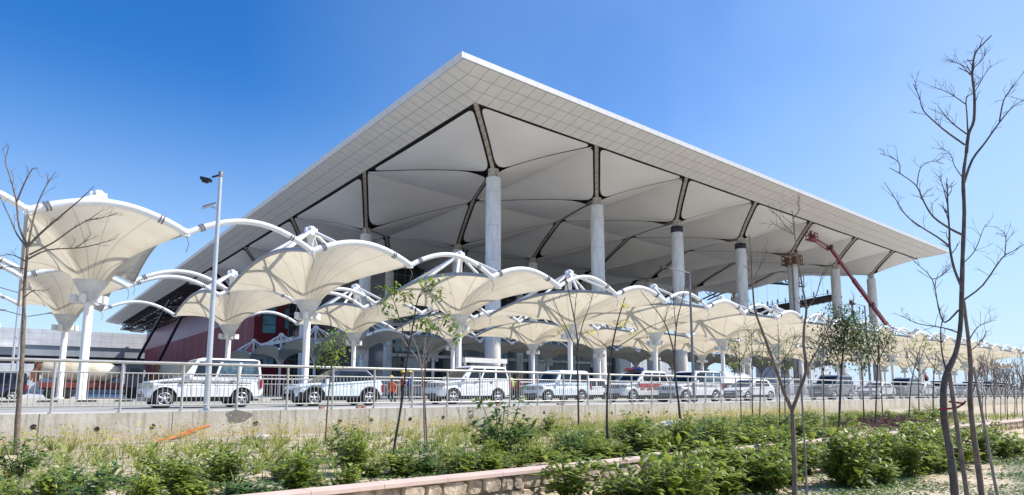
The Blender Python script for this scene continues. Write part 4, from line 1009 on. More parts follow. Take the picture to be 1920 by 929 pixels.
# ------------------------------------------------------------------ boom lifts and access platforms
def boom_lift():
    base = at_y(1738, 724, 79); r = empty('boom_lift', (base.x, 79, 0)); tag(r, 'red telescopic boom lift reaching up to the roof at right', 'boom lift')
    P = lambda x, y: at_y(x, y, 79 if x > 1640 else 79-7.5*(1640-x)/112) - Vector((base.x, 79, 0))
    a, b, c, d = P(1738, 712), P(1660, 606), P(1600, 525), P(1556, 464)
    def beam(p, q, w_, name, mt):
        mb = MB(); dv = (q-p); n = dv.normalized(); up = n.cross(Vector((0, 1, 0))).normalized(); sd_ = Vector((0, 1, 0))
        vs = [p+up*w_+sd_*w_*.8, p+up*w_-sd_*w_*.8, p-up*w_-sd_*w_*.8, p-up*w_+sd_*w_*.8]; vs += [q+(v_-p) for v_ in vs]
        mb.add(vs, [(0,1,2,3), (4,7,6,5), (0,4,5,1), (1,5,6,2), (2,6,7,3), (3,7,4,0)]); return mb.build(name, mt, r)
    beam(a, b, .62, 'boom_section', 'red'); beam(b, c, .52, 'boom_section', 'red'); beam(c, d, .40, 'boom_section', 'red')
    mb = MB(); mb.lathe([(.6, -.7), (.6, .7)], 12, axis='Y', c=d); mb.lathe([(.7, -.7), (.7, .7)], 12, axis='Y', c=b.lerp(c, .45)); mb.build('boom_joint', 'black', r)
    e = P(1528, 448); mb = MB(); mb.tube([d, e], .28, 8); mb.tube([d+Vector((0, .5, -.8)), e+Vector((0, 0, -.8))], .2, 6); mb.build('jib', 'red', r)
    k = e + Vector((-1.6, 0, -.4)); mb = MB(); mb.box(k+Vector((0, 0, -.2)), (3.4, 1.6, .35))
    for sx_ in (-1.6, 0, 1.6):
        for sy_ in (-.75, .75): mb.tube([k+Vector((sx_, sy_, 0)), k+Vector((sx_, sy_, 1.6))], .09, 5)
    for zz in (.8, 1.6):
        for sy_ in (-.75, .75): mb.tube([k+Vector((-1.6, sy_, zz)), k+Vector((1.6, sy_, zz))], .09, 5)
        for sx_ in (-1.6, 1.6): mb.tube([k+Vector((sx_, -.75, zz)), k+Vector((sx_, .75, zz))], .09, 5)
    mb.box(k+Vector((.4, 0, .7)), (1.1, 1.0, 1.3)); mb.build('basket', 'red', r)
    mb = MB(); mb.b2((-3.4, -1.3, .7), (3, 1.3, 1.9)); mb.b2((-2.4, -1.2, 1.92), (1.6, 1.2, 3.2)); mb.build('chassis', 'red', r)
    for sx_ in (-2.6, 2.2):
        for sy_ in (-1.3, 1.3): mb = MB(); mb.lathe([(.4, -.25), (.7, -.25), (.7, .25), (.4, .25)], 18, axis='Y'); mb.build('wheel', 'rubber', r, (sx_, sy_, .7))
    return r, k + Vector((base.x, 79, 0))
bl, kb = boom_lift()
p = at_y(1613, 655, 108); r = empty('scissor_mast_lift', (p.x, 108, 0)); tag(r, 'small distant boom lift with a red basket, behind the leafy tree at right', 'boom lift')
tp = at_y(1597, 572, 108)-Vector((p.x, 108, 0)); mb = MB(); mb.tube([(0, 0, 2.5), tp], [.45, .3], 8); mb.build('boom_section', 'rust', r)
mb = MB(); mb.box(tp+Vector((0, 0, .2)), (3.6, 1.6, .3)); mb.box(tp+Vector((-.3, 0, 1)), (1.6, .9, 1.4))
for sx_ in (-1.7, 1.7): mb.tube([tp+Vector((sx_, 0, .2)), tp+Vector((sx_, 0, 2.1))], .1, 5)
mb.tube([tp+Vector((-1.7, 0, 2.1)), tp+Vector((1.7, 0, 2.1))], .1, 5); mb.build('basket', 'red', r)
mb = MB(); mb.b2((-2.5, -1.2, .6), (2.5, 1.2, 2.6)); mb.build('chassis', 'red', r)
for sx_ in (-1.8, 1.8): mb = MB(); mb.lathe([(.4, -1.4), (.6, -1.4), (.6, 1.4), (.4, 1.4)], 14, axis='Y'); mb.build('wheel', 'rubber', r, (sx_, 0, .6))
# brown scaffold around the fifth column's head
r = empty('scaffold_collar', (XC[4], 82, 34.9)); tag(r, 'brown scaffold platform clamped round the head of a tall column', 'scaffold')
mb = MB()
for s in (-1, 1):
    mb.b2((-2.1, s*1.75-.4, -.1), (2.1, s*1.75+.4, .15)); mb.b2((s*1.75-.4, -1.33, -.1), (s*1.75+.4, 1.33, .149))
mb.build('platform', 'rust', r); mb = MB()
for a in range(8):
    x, y = 1.9*math.copysign(min(1, 1.4*abs(math.cos(a*PI/4))), math.cos(a*PI/4)), 1.9*math.copysign(min(1, 1.4*abs(math.sin(a*PI/4))), math.sin(a*PI/4))
    mb.tube([(x, y, 0.1), (x, y, 2.5)], .12, 5)
for zz in (1.2, 2.4): mb.tube([(1.9, 1.9, zz), (-1.9, 1.9, zz), (-1.9, -1.9, zz), (1.9, -1.9, zz), (1.9, 1.9, zz)], .16, 5)
for q in range(5): mb.box((1.6*math.cos(q*1.3), 1.6*math.sin(q*1.3), 1.1), (.9, .9, 1.6))
mb.build('guard_rail', 'rust', r)
mb = MB(); mb.tube([(-1.55, -.7, 0), (-1.55, -.7, -34)], .22, 6); mb.build('riser_pipe', 'pole_dark', r)
# suspended work bridge under the roof at right
A0, A1 = Vector((205, 121, 29.3)), Vector((205, 90, 31.6))
r = empty('suspended_bridge', A0); tag(r, 'dark truss work bridge hung under the roof with workers on it', 'work bridge')
mb = MB(); d = A1-A0; n = 16
for s in (-1.2, 1.2):
    sd_ = Vector((s, 0, 0)); mb.tube([sd_, d+sd_], .25, 5); mb.tube([sd_+Vector((0, 0, -2)), d+sd_+Vector((0, 0, -1.4))], .25, 5)
    for i in range(n): mb.tube([sd_+d*(i/n), sd_+d*((i+1)/n)+Vector((0, 0, -1.8))], .16, 4); mb.tube([sd_+d*(i/n), sd_+d*(i/n)+Vector((0, 0, -1.9))], .16, 4)
for i in range(n): mb.prism([d*(i/n)+Vector((-1.3, 0, -.5)), d*((i+.93)/n)+Vector((-1.3, 0, -.5)), d*((i+.93)/n)+Vector((1.3, 0, -.5)), d*(i/n)+Vector((1.3, 0, -.5))], (0, 0, -1), 1.1)
mb.build('truss_deck', 'truss', r)
mb = MB()
for i in range(0, n+1, 2): mb.tube([d*(i/n)+Vector((1.2, 0, 0)), Vector((1.2, d.y*(i/n), 11.5))], .03, 4)
mb.tube([Vector((1.2, 0, 1.2)), d+Vector((1.2, 0, 1.2))], .06, 4); mb.build('hanger_cables', 'truss', r)
# white height gauge beam beside the first big column
r = empty('height_gauge', (43.9, 60.0, -.04)); tag(r, 'white goalpost height gauge beam above the white SUV with roof rails', 'height gauge')
mb = MB(); mb.b2((-3.1, -.3, 4.05), (3.1, .3, 4.6)); mb.build('beam', 'white_paint', r)
for s in (-2.9, 2.9): mb = MB(); mb.tube([(s, 0, 0), (s, 0, 4.05)], .18, 8); mb.build('leg', 'white_paint', r)

# ------------------------------------------------------------------ people
def person_mesh(joints, edges, rad, cuts, lod=2):
    me = bpy.data.meshes.new('tmp'); me.from_pydata([Vector(j) for j in joints], edges, [])
    o = bpy.data.objects.new('tmp', me); col.objects.link(o)
    sk = o.modifiers.new('s', 'SKIN')
    for i, sv in enumerate(me.skin_vertices[0].data): sv.radius = rad[i]; sv.use_root = (i == 0)
    sb = o.modifiers.new('u', 'SUBSURF'); sb.levels = lod; sb.render_levels = lod
    dg = bpy.context.evaluated_depsgraph_get(); dg.update()
    out = bpy.data.meshes.new_from_object(o.evaluated_get(dg)); bpy.data.objects.remove(o)
    return out
def person(loc, rz, label, top, legs='dark_cloth', helmet='yellow', bend=0.0, crouch=0.0, arm=0.3, scale=1.0, group=None, lod=2, vest=None):
    r = empty('person', loc, rz); r.scale = (scale,)*3; tag(r, label, 'person', group)
    h = 0.94 - crouch*0.42; by = -bend*0.35     # local -Y is forward
    J = [(0, 0.0, h), (0, by*.4, h+.22), (0, by*.8, h+.44), (0, by, h+.56), (0, by*1.15-.01, h+.68), (0, by*1.2-.02, h+.80),
         (-.10, 0, h-.04), (-.11, -.05-crouch*.35, h-.45+crouch*.25), (-.11, .02, .09), (-.11, -.14, .04),
         (.10, 0, h-.04), (.11, -.03-crouch*.35, h-.45+crouch*.25), (.12, .03, .09), (.12, -.13, .04),
         (-.20, by*.85, h+.46), (-.25, by*.7-.04, h+.18), (-.23, by*.7-.10-arm*.5, h-.04+arm*.35), (-.22, by*.7-.14-arm*.6, h-.13+arm*.4),
         (.20, by*.85, h+.46), (.26, by*.7-.02, h+.18), (.25, by*.7-.08-arm*.3, h-.06+arm*.15), (.25, by*.7-.11-arm*.4, h-.15+arm*.18)]
    E_ = [(0,1),(1,2),(2,3),(3,4),(4,5),(0,6),(6,7),(7,8),(8,9),(0,10),(10,11),(11,12),(12,13),(2,14),(14,15),(15,16),(16,17),(2,18),(18,19),(19,20),(20,21)]
    rad = [(.15,.11),(.145,.105),(.16,.11),(.055,.055),(.095,.10),(.085,.09),(.095,.095),(.07,.07),(.048,.05),(.045,.035),(.095,.095),(.07,.07),(.048,.05),(.045,.035),
           (.065,.065),(.048,.048),(.038,.038),(.035,.022),(.065,.065),(.048,.048),(.038,.038),(.035,.022)]
    me = person_mesh(J, E_, rad, None, lod)
    for m_ in (legs, top, 'skin'): me.materials.append(M[m_])
    for p in me.polygons:
        c = p.center; p.use_smooth = True
        p.material_index = 2 if c.z > h+.54 else (0 if c.z < h-.02 and abs(c.x) < .19 else 1)
        if abs(c.x) > .19 and c.z < h-.06+arm*.3: p.material_index = 2
    link('body', me, r)
    hz_ = h+.80; hy = by*1.2-.02
    if helmet:
        mb = MB(); mb.lathe([(.165, 0), (.16, .015), (.125, .02), (.12, .07), (.085, .125), (.03, .15), (.001, .152)], 14, c=(0, hy, hz_-.02)); mb.build('helmet', helmet, r)
    else:
        mb = MB(); mb.lathe([(.10, -.03), (.112, .03), (.08, .10), (.001, .125)], 12, c=(0, hy+.02, hz_-.02)); mb.build('hair', 'hair', r)
    if vest:
        mb = MB(); mb.lathe([(.185, 0), (.19, .1), (.195, .3), (.15, .42)], 16, c=(0, 0, 0)); o = mb.build('vest', vest, r, (0, by*.45, h+.06)); o.scale = (1, .74, 1); o.rotation_euler.x = bend*.5
    # face: nose, eyes
    mb = MB(); fy = by*1.15-.10
    mb.box((0, fy-.012, h+.70), (.026, .035, .045)); mb.build('nose', 'skin', r)
    mb = MB()
    for s in (-1, 1): mb.box((s*.036, fy+.004, h+.735), (.022, .012, .012))
    mb.build('eyes', 'hair', r)
    return r
def px_person(px, Y, rz, label, *a, **k): return person((x_on(px, Y), Y, k.pop('z', -0.035)), rz, label, *a, **k)
px_person(738, 31.0, R(-60), 'worker in an orange vest and yellow helmet crouching left of the others', 'orange_vest', vest='orange_vest', crouch=.85, bend=.6)
px_person(754, 31.6, R(40), 'worker in a maroon shirt and yellow helmet standing behind the crouching one', 'maroon_cloth', vest='orange_vest', arm=.5)
px_person(768, 31.2, R(-120), 'worker in blue shirt and yellow helmet right of the one in maroon', 'blue_cloth', arm=.2)
px_person(958, 30.5, R(20), 'worker in a lime yellow vest behind the white SUV with roof rails', 'lime_vest', vest='lime_vest', helmet=None, arm=.2)
px_person(971, 29.8, R(70), 'person in a red jacket in front of the upright pale SUV', 'red', helmet=None, arm=.4)
px_person(963, 30.6, R(70), 'person in an orange vest bending down between two white SUVs', 'orange_vest', vest='orange_vest', helmet=None, crouch=.5, bend=.9)
far = person((0, 0, 0), 0, 'tmp', 'silhouette', legs='silhouette', helmet=None, lod=1, arm=.4); register(far)
fl = [0.06, .2, .27, .32, .39, .47, .56, .66, .80, .93]
for i, t in enumerate(fl):
    o = far if i == 0 else copy_tree(far); p = A0.lerp(A1, t); o.location = (205 + .5*math.sin(i*3), p.y, p.z+.2); o.rotation_euler.z = i*1.3; o.scale = (1.25, 1.25, 1.25)
    tag(o, 'dark figure of a worker standing on the hanging work bridge', 'person', 'workers on the work bridge')
o = copy_tree(far); o.location = kb + Vector((-.7, 0, 0)); o.scale = (1.2,)*3; tag(o, 'worker standing in the basket of the red boom lift', 'person')

# ------------------------------------------------------------------ odds and ends
pa, pb = at_y(393, 798, YF-.08), at_z(284, 830, -0.69)
mb = MB(); mb.tube([pa, pa.lerp(pb, .3)+Vector((0, 0, .02)), pa.lerp(pb, .7)-Vector((0, 0, .02)), pb], [.035, .03, .03, .028], 8); mb.tube([pa+Vector((.03, .02, -.02)), pa.lerp(pb, .6)+Vector((.05, .0, -.02)), pb+Vector((.2, -.05, 0))], .022, 6)
tag(mb.build('orange_conduit', 'orange'), 'orange plastic conduit hanging out of a drain hole to the soil', 'pipe')
def lump(name, loc, s, m_, label, cat, seed=1, n=3):
    rs = random.Random(seed); bm = bmesh.new(); bmesh.ops.create_icosphere(bm, subdivisions=2, radius=1)
    for v_ in bm.verts: k = 1 + rs.uniform(-.28, .28); v_.co = Vector((v_.co.x*s[0]*k, v_.co.y*s[1]*k, max(-.25*s[2], v_.co.z*s[2]*k)))
    me = bpy.data.meshes.new(name); bm.to_mesh(me); bm.free(); me.materials.append(M[m_]); o = link(name, me, None, loc); tag(o, label, cat); return o
p = at_z(490, 824, -.66); lump('crumpled_rag', p, (.22, .16, .13), 'rag', 'crumpled pale rag lying on the soil below the concrete wall', 'rag', 4)
p = at_z(1258, 798, -.6); lump('crumpled_sheet', p, (.5, .3, .2), 'rag', 'crumpled white sheet lying at the foot of the wall, below the patrol car', 'rag', 9)
for i, (px, n_) in enumerate(((603, 1), (672, 2), (933, 1), (1047, 2))):
    p = at_y(px, 765, 18.32); mb = MB()
    for q in range(n_): mb.box((q*.17, 0, .03), (.15, .09, .06), rot=Matrix.Rotation(.4*q+.2, 3, 'Z'))
    o = mb.build('brick', 'brick', None, (p.x, 18.30, .06)); tag(o, ['single broken brick on the wall top below the crossover car\'s door', 'two broken bricks on the wall top below the crossover car\'s rear wheel', 'dark brick chip on the wall top below the white SUV with roof rails', 'dark brick pieces on the wall top below the upright pale SUV'][i], 'brick')
mb = MB(); c0 = at_z(1058, 796, -.68)
for s in (-1, 1):
    pts = [c0 + Vector((s*.02, 0, 0))] + [c0 + Vector((s*(.05+.38*math.sin(a)), -.02, .16+.17*math.sin(a*.9)*math.cos(a*1.6+.4)+.12*math.sin(a))) for a in [i*PI/10 for i in range(1, 11)]]
    mb.tube(pts, .014, 5)
tag(mb.build('cable_loops', 'black'), 'two black cable loops sticking out of the soil by the wall', 'cable')
p = at_z(1676, 805, -.66)
mb = MB(); rs = random.Random(11)
for i in range(900):
    x, y = rs.gauss(0, 1.3), rs.gauss(0, .8); h_ = .34*math.exp(-(x*x/3+y*y/1.2)); a = Vector((x, y, rs.uniform(0, h_))); d_ = Vector((rs.uniform(-1, 1), rs.uniform(-1, 1), rs.uniform(.0, .8))).normalized()*rs.uniform(.15, .4)
    mb.tube([a, a+d_], .008, 3, caps=False, smooth=False)
tag(mb.build('dry_brush_pile', 'brush', None, (p.x, min(p.y, 16), soil_z(p.x, p.y))), 'heap of dry purplish brushwood in the bed at right', 'brushwood')

# ------------------------------------------------------------------ plants
def leaf(mb, p, d, up, L_, W_, tone, droop=.25):
    d = d.normalized(); s = d.cross(up)
    if s.length < 1e-4: s = d.cross(Vector((1, 0, 0)))
    s.normalize(); n = s.cross(d)
    a = p; m1 = p + d*L_*.45 + n*L_*.06; e = p + d*L_ - n*L_*droop
    l, r_ = m1 + s*W_/2 - n*W_*.12, m1 - s*W_/2 - n*W_*.12
    mb.add([a, l, m1, r_, e], [(0, 1, 2), (0, 2, 3), (1, 4, 2), (2, 4, 3)], 0, tone)
def shrub_mesh(seed, r_=.32, h_=.5, n=260, L_=.135):
    rs = random.Random(seed); mb = MB(); tw = MB(); nst = 12
    for s in range(nst):
        a = rs.uniform(0, 2*PI); tip = Vector((r_*rs.uniform(.2, 1)*math.cos(a), r_*rs.uniform(.2, 1)*math.sin(a), h_*rs.choice([rs.uniform(.45, .9), rs.uniform(.6, 1.0), rs.uniform(1.0, 1.5)])))
        b = Vector((rs.uniform(-.05, .05), rs.uniform(-.05, .05), 0)); mid = b.lerp(tip, .5)+Vector((rs.uniform(-.04, .04), rs.uniform(-.04, .04), .04))
        tw.tube([b, mid, tip], [.008, .006, .003], 4, caps=False)
        for i in range(n//nst):
            t = rs.uniform(.02, 1.05)**.8; p = b.lerp(mid, min(1, t*2)) if t < .5 else mid.lerp(tip, t*2-1)
            p = p + Vector((rs.gauss(0, .06), rs.gauss(0, .06), rs.gauss(0, .045))); p.z = max(.02, p.z)
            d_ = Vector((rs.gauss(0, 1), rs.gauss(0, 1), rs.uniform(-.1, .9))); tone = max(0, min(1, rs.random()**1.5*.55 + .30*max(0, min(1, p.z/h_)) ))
            leaf(mb, p, d_, Vector((0, 0, 1)), L_*rs.uniform(.55, 1.3), L_*.48*rs.uniform(.6, 1.2), tone)
    return mb, tw
SH = []
for i in range(7):
    mb, tw = shrub_mesh(100+i, .36+.05*(i % 3), .36+.05*(i % 4), 400 if i % 2 else 350)
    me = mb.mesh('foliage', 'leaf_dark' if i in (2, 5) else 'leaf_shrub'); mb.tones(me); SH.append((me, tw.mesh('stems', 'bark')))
rs = random.Random(21); taken = []
nsh = 0
def put_shrub(x, y, s, label, i=None, h=None):
    global nsh
    h = h or rs.choice([.7, .85, .95, 1.1, 1.3])
    me, tm = SH[i if i is not None else rs.randrange(len(SH))]
    r = empty('leafy_shrub', (x, y, soil_z(x, y)-.02), rs.uniform(0, 6.28)); r.scale = (s*rs.uniform(1.05, 1.4), s*rs.uniform(1.05, 1.4), s*h*rs.uniform(.72, .98))
    tag(r, label, 'shrub', 'leafy shrubs in the planting beds'); link('foliage', me, r); link('stems', tm, r); nsh += 1
x = -3.4
# hedge-like row right behind the stone wall
while x < 17:
    for y0 in (7.7, 8.25, 8.85, 9.5):
        if y0 > 9.3 and (x > 7 or rs.random() < .35): continue
        if x < 5.5 and 8.7 < y0 < 9.3 and rs.random() < .15: continue
        if y0 > 9.3 and rs.random() < .45: continue
        if 3.6 < x < 5.4 and y0 < 8.1 and rs.random() < .7: continue
        put_shrub(x+rs.uniform(-.2, .2), y0+rs.uniform(-.2, .2), rs.uniform(.48, .78) if x < 8 else rs.uniform(.7, 1.08), 'low leafy green shrub in the bed just behind the pink coping')
    x += rs.uniform(.50, .66)
x = 8.5
while x < 34:
    put_shrub(x, rs.uniform(9.2, 10.9), rs.uniform(.6, 1.0), 'leafy green shrub in the middle of the right-hand bed')
    put_shrub(x+.2, rs.uniform(10.6, 13.2), rs.uniform(.6, .95), 'leafy green shrub in the middle of the right-hand bed')
    x += rs.uniform(.5, .75)
# shrubs in front of the stone wall on the right
x = 6.3
while x < 21:
    for q in range(2):
        y = rs.uniform(5.2, 6.6) if x < 11 else rs.uniform(4.6, 6.6)
        put_shrub(x+rs.uniform(-.2, .2), y, rs.uniform(.85, 1.35), 'leafy yellowish green shrub in front of the low stone wall', [0, 1, 3, 4, 6][rs.randrange(5)], h=1.35)
    x += rs.uniform(.36, .56)
for (px, py, Y, s, lab) in ((650, 850, 11.2, .75, 'dark leafy clump standing alone among the lilies left of the leaning tree'), (940, 850, 9.6, 1.25, 'tallest dark shrub in the bed behind the coping'), (50, 880, 11.5, .8, 'dark leafy clump at the foot of the pale left tree')):
    put_shrub(x_on(px, Y), Y, s, lab, 2, 1.5)
# strappy lilies
LI = []
for i in range(4):
    rs2 = random.Random(40+i); mb = MB()
    for b in range(15):
        a = rs2.uniform(0, 2*PI); ln = rs2.uniform(.26, .50); w_ = .030; up = rs2.uniform(.55, 1.1); d_ = Vector((math.cos(a), math.sin(a), 0)); s = Vector((-d_.y, d_.x, 0)); prev = None; tone = rs2.uniform(.1, .85)
        for t in range(5):
            u = t/4; c = d_*(ln*u*(1.1-up*.35)+.02) + Vector((0, 0, ln*up*(u-.62*u*u*u))); wd = w_*(1-u*u*.95)/2; cur = (c-s*wd, c+s*wd)
            if prev: mb.add([prev[0], prev[1], cur[1], cur[0]], [(0, 1, 2, 3)], 0, tone)
            prev = cur
    me = mb.mesh('strappy_lily', 'leaf_lily'); mb.tones(me); LI.append(me)
lil = 0
y = 9.6
while y < 16.9 and lil < 298:
    x0 = -2.5 + y*.02
    x = -.15*y + rs.uniform(0, .4)
    while x < (y*1.05 + 2 if y > 11 else 5.5):
        if rs.random() < .9 and lil < 298:
            o = link('strappy_lily', LI[rs.randrange(4)], None, (x+rs.uniform(-.12, .12), y+rs.uniform(-.12, .12), soil_z(x, y)-.01)); o.rotation_euler = (0, 0, rs.uniform(0, 6.28)); s = rs.uniform(.75, 1.25); o.scale = (s, s, s)
            tag(o, 'strappy yellow green lily planted in rows on the sandy bed', 'lily', 'strappy lilies in the sandy bed'); lil += 1
        x += rs.uniform(.48, .72)
    y += .62
# loose grass, weeds and ground cover: uncountable
mb = MB(); rs = random.Random(77)
def blade(mb, p, h_, tone, lean=.5, w_=.012):
    a = rs.uniform(0, 2*PI); d_ = Vector((math.cos(a), math.sin(a), 0))*h_*lean*rs.random(); s = Vector((-math.sin(a), math.cos(a), 0))*w_/2
    mb.add([p-s, p+s, p+d_*.5+Vector((0, 0, h_*.6))+s*.6, p+d_*.5+Vector((0, 0, h_*.6))-s*.6, p+d_+Vector((0, 0, h_))], [(0, 1, 2, 3), (3, 2, 4)], 0, tone)
for i in range(26000):
    y = rs.uniform(8.2, 17.4); x = rs.uniform(y*.62, 40) if rs.random() < .85 else rs.uniform(-2, 12)
    if noise2(x*1.1, y*1.4) + rs.uniform(-.6, .6) < -.15: continue
    blade(mb, Vector((x, y, soil_z(x, y)-.01)), rs.uniform(.08, .30), rs.random(), .8, .02)
tag(mb.build('grass', 'leaf_lily', leafy=True, fix=False), 'loose yellow green grass growing through the planting bed', 'grass', kind='stuff')
mb = MB()
for i in range(90000):
    if rs.random() < .62: x, y = rs.uniform(5.5, 26), rs.uniform(1.2, 6.9)
    else: x, y = (rs.uniform(-4, 9) if rs.random() < .5 else rs.uniform(-3, 30)), rs.uniform(7.3, 11.5)
    if noise2(x*1.3+4, y*1.7) + rs.uniform(-.55, .55) < (.02 if y < 6.9 else .2): continue
    p = Vector((x, y, soil_z(x, y)+rs.uniform(0, .05))); leaf(mb, p, Vector((rs.gauss(0, 1), rs.gauss(0, 1), rs.uniform(.1, .7))), Vector((0, 0, 1)), rs.uniform(.04, .10), .045, rs.uniform(0, .9))
tag(mb.build('ground_cover', 'leaf_dark', leafy=True, fix=False), 'low dark leafy ground cover creeping over the bare sandy soil', 'ground cover', kind='stuff')
mb = MB(); st = MB()
for i in range(1100):
    x = rs.uniform(-2, 36); y = rs.uniform(16.2, 17.85); base = Vector((x, y, -.72)); h_ = rs.uniform(.2, .6); top = base + Vector((rs.uniform(-.15, .15), rs.uniform(-.1, .1), h_)); st.tube([base, base.lerp(top, .5)+Vector((.03, 0, 0)), top], [.004, .003, .002], 3, caps=False)
    for q in range(9):
        t = rs.uniform(.4, 1.05); p = base.lerp(top, t)+Vector((rs.gauss(0, .07), rs.gauss(0, .06), rs.gauss(0, .04))); leaf(mb, p, Vector((rs.gauss(0, 1), rs.gauss(0, 1), rs.gauss(0, .6))), Vector((0, 0, 1)), rs.uniform(.05, .10), .04, rs.random())
o = mb.build('tall_weeds', 'leaf_yellow', leafy=True, fix=False); tag(o, 'spindly yellowish weeds growing along the foot of the concrete wall', 'weeds', kind='stuff')
st.build('weed_stems', 'bamboo', o)
# pebbles and clods
mb = MB()
for i in range(1600):
    x = rs.uniform(-3, 26); y = rs.choice([rs.uniform(1, 6.8), rs.uniform(7.4, 17.4)]); s = rs.uniform(.01, .04)
    mb.box((x, y, soil_z(x, y)+s*.2), (s*rs.uniform(.8, 2), s*rs.uniform(.8, 1.6), s), rot=Matrix.Rotation(rs.uniform(0, 3), 3, 'Z') @ Matrix.Rotation(rs.uniform(-.5, .5), 3, 'X'))
tag(mb.build('soil_clods', 'soil', fix=False), 'small stones and clods scattered over the sandy soil', 'stones', kind='stuff')

# ------------------------------------------------------------------ trees
def smooth_path(pts, n=3):
    out = []
    for i in range(len(pts)-1):
        p0, p1, p2, p3 = pts[max(i-1, 0)], pts[i], pts[i+1], pts[min(i+2, len(pts)-1)]
        for k in range(n):
            t = k/n; out.append(.5*((2*p1)+(p2-p0)*t+(2*p0-5*p1+4*p2-p3)*t*t+(3*p1-p0-3*p2+p3)*t*t*t))
    out.append(pts[-1]); return out
def tree(name, label, depth, trunk, branches, w0, w1, bark='bark', leaves=(), leafm='leaf_tree', twigs=3, seed=0, cat='tree', leafsize=.09, group=None, lean=.5, base_z=None, tw_len=.35):
    """trunk / branches: outlines read from the photograph, given real depth by swinging each limb towards or away from the viewer"""
    rs = random.Random(seed+500); sc = depth/1175.0; w0 *= .66; w1 *= .58
    fwd = Vector((FW[0], FW[1], 0))
    def P(x, y, dd=0.0): return at_depth(x, y, depth+dd)
    base = P(*trunk[0])
    if base_z is not None: base.z = base_z
    r = empty(name, base); tag(r, label, cat, group)
    tp = [P(*q)-base for q in trunk]; tp[0] = Vector((0, 0, -.05)); tp = smooth_path(tp, 3)
    n = len(tp); mb = MB(); mb.tube(tp, [(w0+(w1-w0)*i/(n-1))*sc/2*rs.uniform(.90, 1.12) for i in range(n)], 9); mb.build('trunk', bark, r)
    bb = MB()
    def twig(p, d_, ln, rad, lev=0):
        e = p + d_*ln; m_ = p.lerp(e, .55) + Vector((rs.gauss(0, .08), rs.gauss(0, .08), rs.gauss(.05, .06)))*ln
        bb.tube([p, m_, e], [rad, rad*.75, rad*.35], 4, caps=False)
        if lev < 1:
            for q in range(rs.randint(1, 2)):
                t = rs.uniform(.4, .9); pp = p.lerp(m_, t*1.8) if t < .55 else m_.lerp(e, (t-.55)/.45); nd = (d_ + Vector((rs.gauss(0, .6), rs.gauss(0, .6), rs.gauss(.2, .45)))).normalized(); twig(pp, nd, ln*rs.uniform(.35, .6), rad*.6, lev+1)
    for bi, (wb0, wb1, pts) in enumerate(branches):
        swing = rs.uniform(-1, 1)*lean; L0 = len(pts)
        q = [P(x, y, swing*depth*.05*(i/(max(1, L0-1))))-base for i, (x, y) in enumerate(pts)]
        q = smooth_path(q, 3); n = len(q)
        bb.tube(q, [max(.003, (wb0+(wb1-wb0)*i/(n-1))*sc/2*.72) for i in range(n)], 6, caps=False)
        for t_ in range(twigs):
            i = rs.randint(n//3, n-2); d_ = (q[i+1]-q[i]).normalized(); nd = (d_*.8 + Vector((rs.gauss(0, .6), rs.gauss(0, .6), rs.gauss(.3, .45)))).normalized(); twig(q[i], nd, rs.uniform(.4, 1.0)*tw_len, max(.0022, wb1*sc/2*.7))
    if bb.v: bb.build('branches', bark if bark != 'bark_mixed' else 'bark', r)
    if leaves:
        lf = MB(); vdir = Vector((0, 0, 1))
        for (x, y, rx, ry, cnt) in leaves:
            c = P(x, y)-base
            for q in range(cnt):
                g = Vector((rs.gauss(0, .5), rs.gauss(0, .5), rs.gauss(0, .5))); p = c + Vector((RT[0], RT[1], 0))*g.x*rx*sc + fwd*g.y*rx*sc + Vector((0, 0, 1))*g.z*ry*sc
                leaf(lf, p, Vector((rs.gauss(0, 1), rs.gauss(0, 1), rs.uniform(-1, .35))), vdir, leafsize*rs.uniform(.7, 1.3), leafsize*.42, rs.random(), .15)
        lf.build('foliage', leafm, r, leafy=True, fix=False)
    return r
tree('bare_tree', 'bare young tree with a pale trunk at the far left, before the biggest canopy', 12.6,
     [(30, 858), (33, 790), (40, 700), (44, 610), (46, 540), (52, 460)], [
     (6, 1.5, [(52, 462), (36, 425), (31, 380), (20, 335), (10, 305), (15, 282)]), (5, 1.2, [(31, 380), (44, 348), (60, 318), (70, 316)]),
     (6, 1.2, [(53, 460), (64, 405), (76, 370), (92, 340), (105, 322)]), (7, 1.5, [(53, 462), (76, 438), (112, 407), (150, 375), (176, 350)]),
     (5, 1.2, [(55, 478), (100, 455), (135, 430), (165, 413), (190, 396)]), (4, 1, [(160, 414), (190, 409), (220, 400)]),
     (5, 1.2, [(53, 486), (90, 469), (150, 465), (190, 456), (218, 448)]), (3, 1, [(140, 466), (160, 452), (172, 436)]),
     (5, 1.2, [(51, 465), (32, 440), (20, 412), (6, 382), (-4, 360)]), (4, 1, [(48, 490), (22, 478), (0, 480)]), (4, 1, [(46, 505), (20, 500), (-5, 506)]), (3.5, 1, [(44, 560), (62, 545), (84, 548)])], 15, 8, 'bark', twigs=6, seed=1, base_z=-.72)
tree('leafy_sapling', 'thin leafy sapling in front of the crossover car', 15.7, [(610, 832), (613, 780), (617, 730), (622, 690), (628, 650), (634, 612)],
     [(3, 1, [(622, 690), (608, 662), (598, 640)]), (3, 1, [(628, 650), (645, 628), (652, 608)])], 5.5, 2.5, 'bark', seed=2, base_z=-.71,
     leaves=[(608, 650, 26, 26, 60), (630, 640, 26, 34, 60), (614, 674, 22, 18, 45), (640, 660, 22, 24, 45), (600, 678, 12, 10, 20)], leafm='leaf_tree', leafsize=.15)
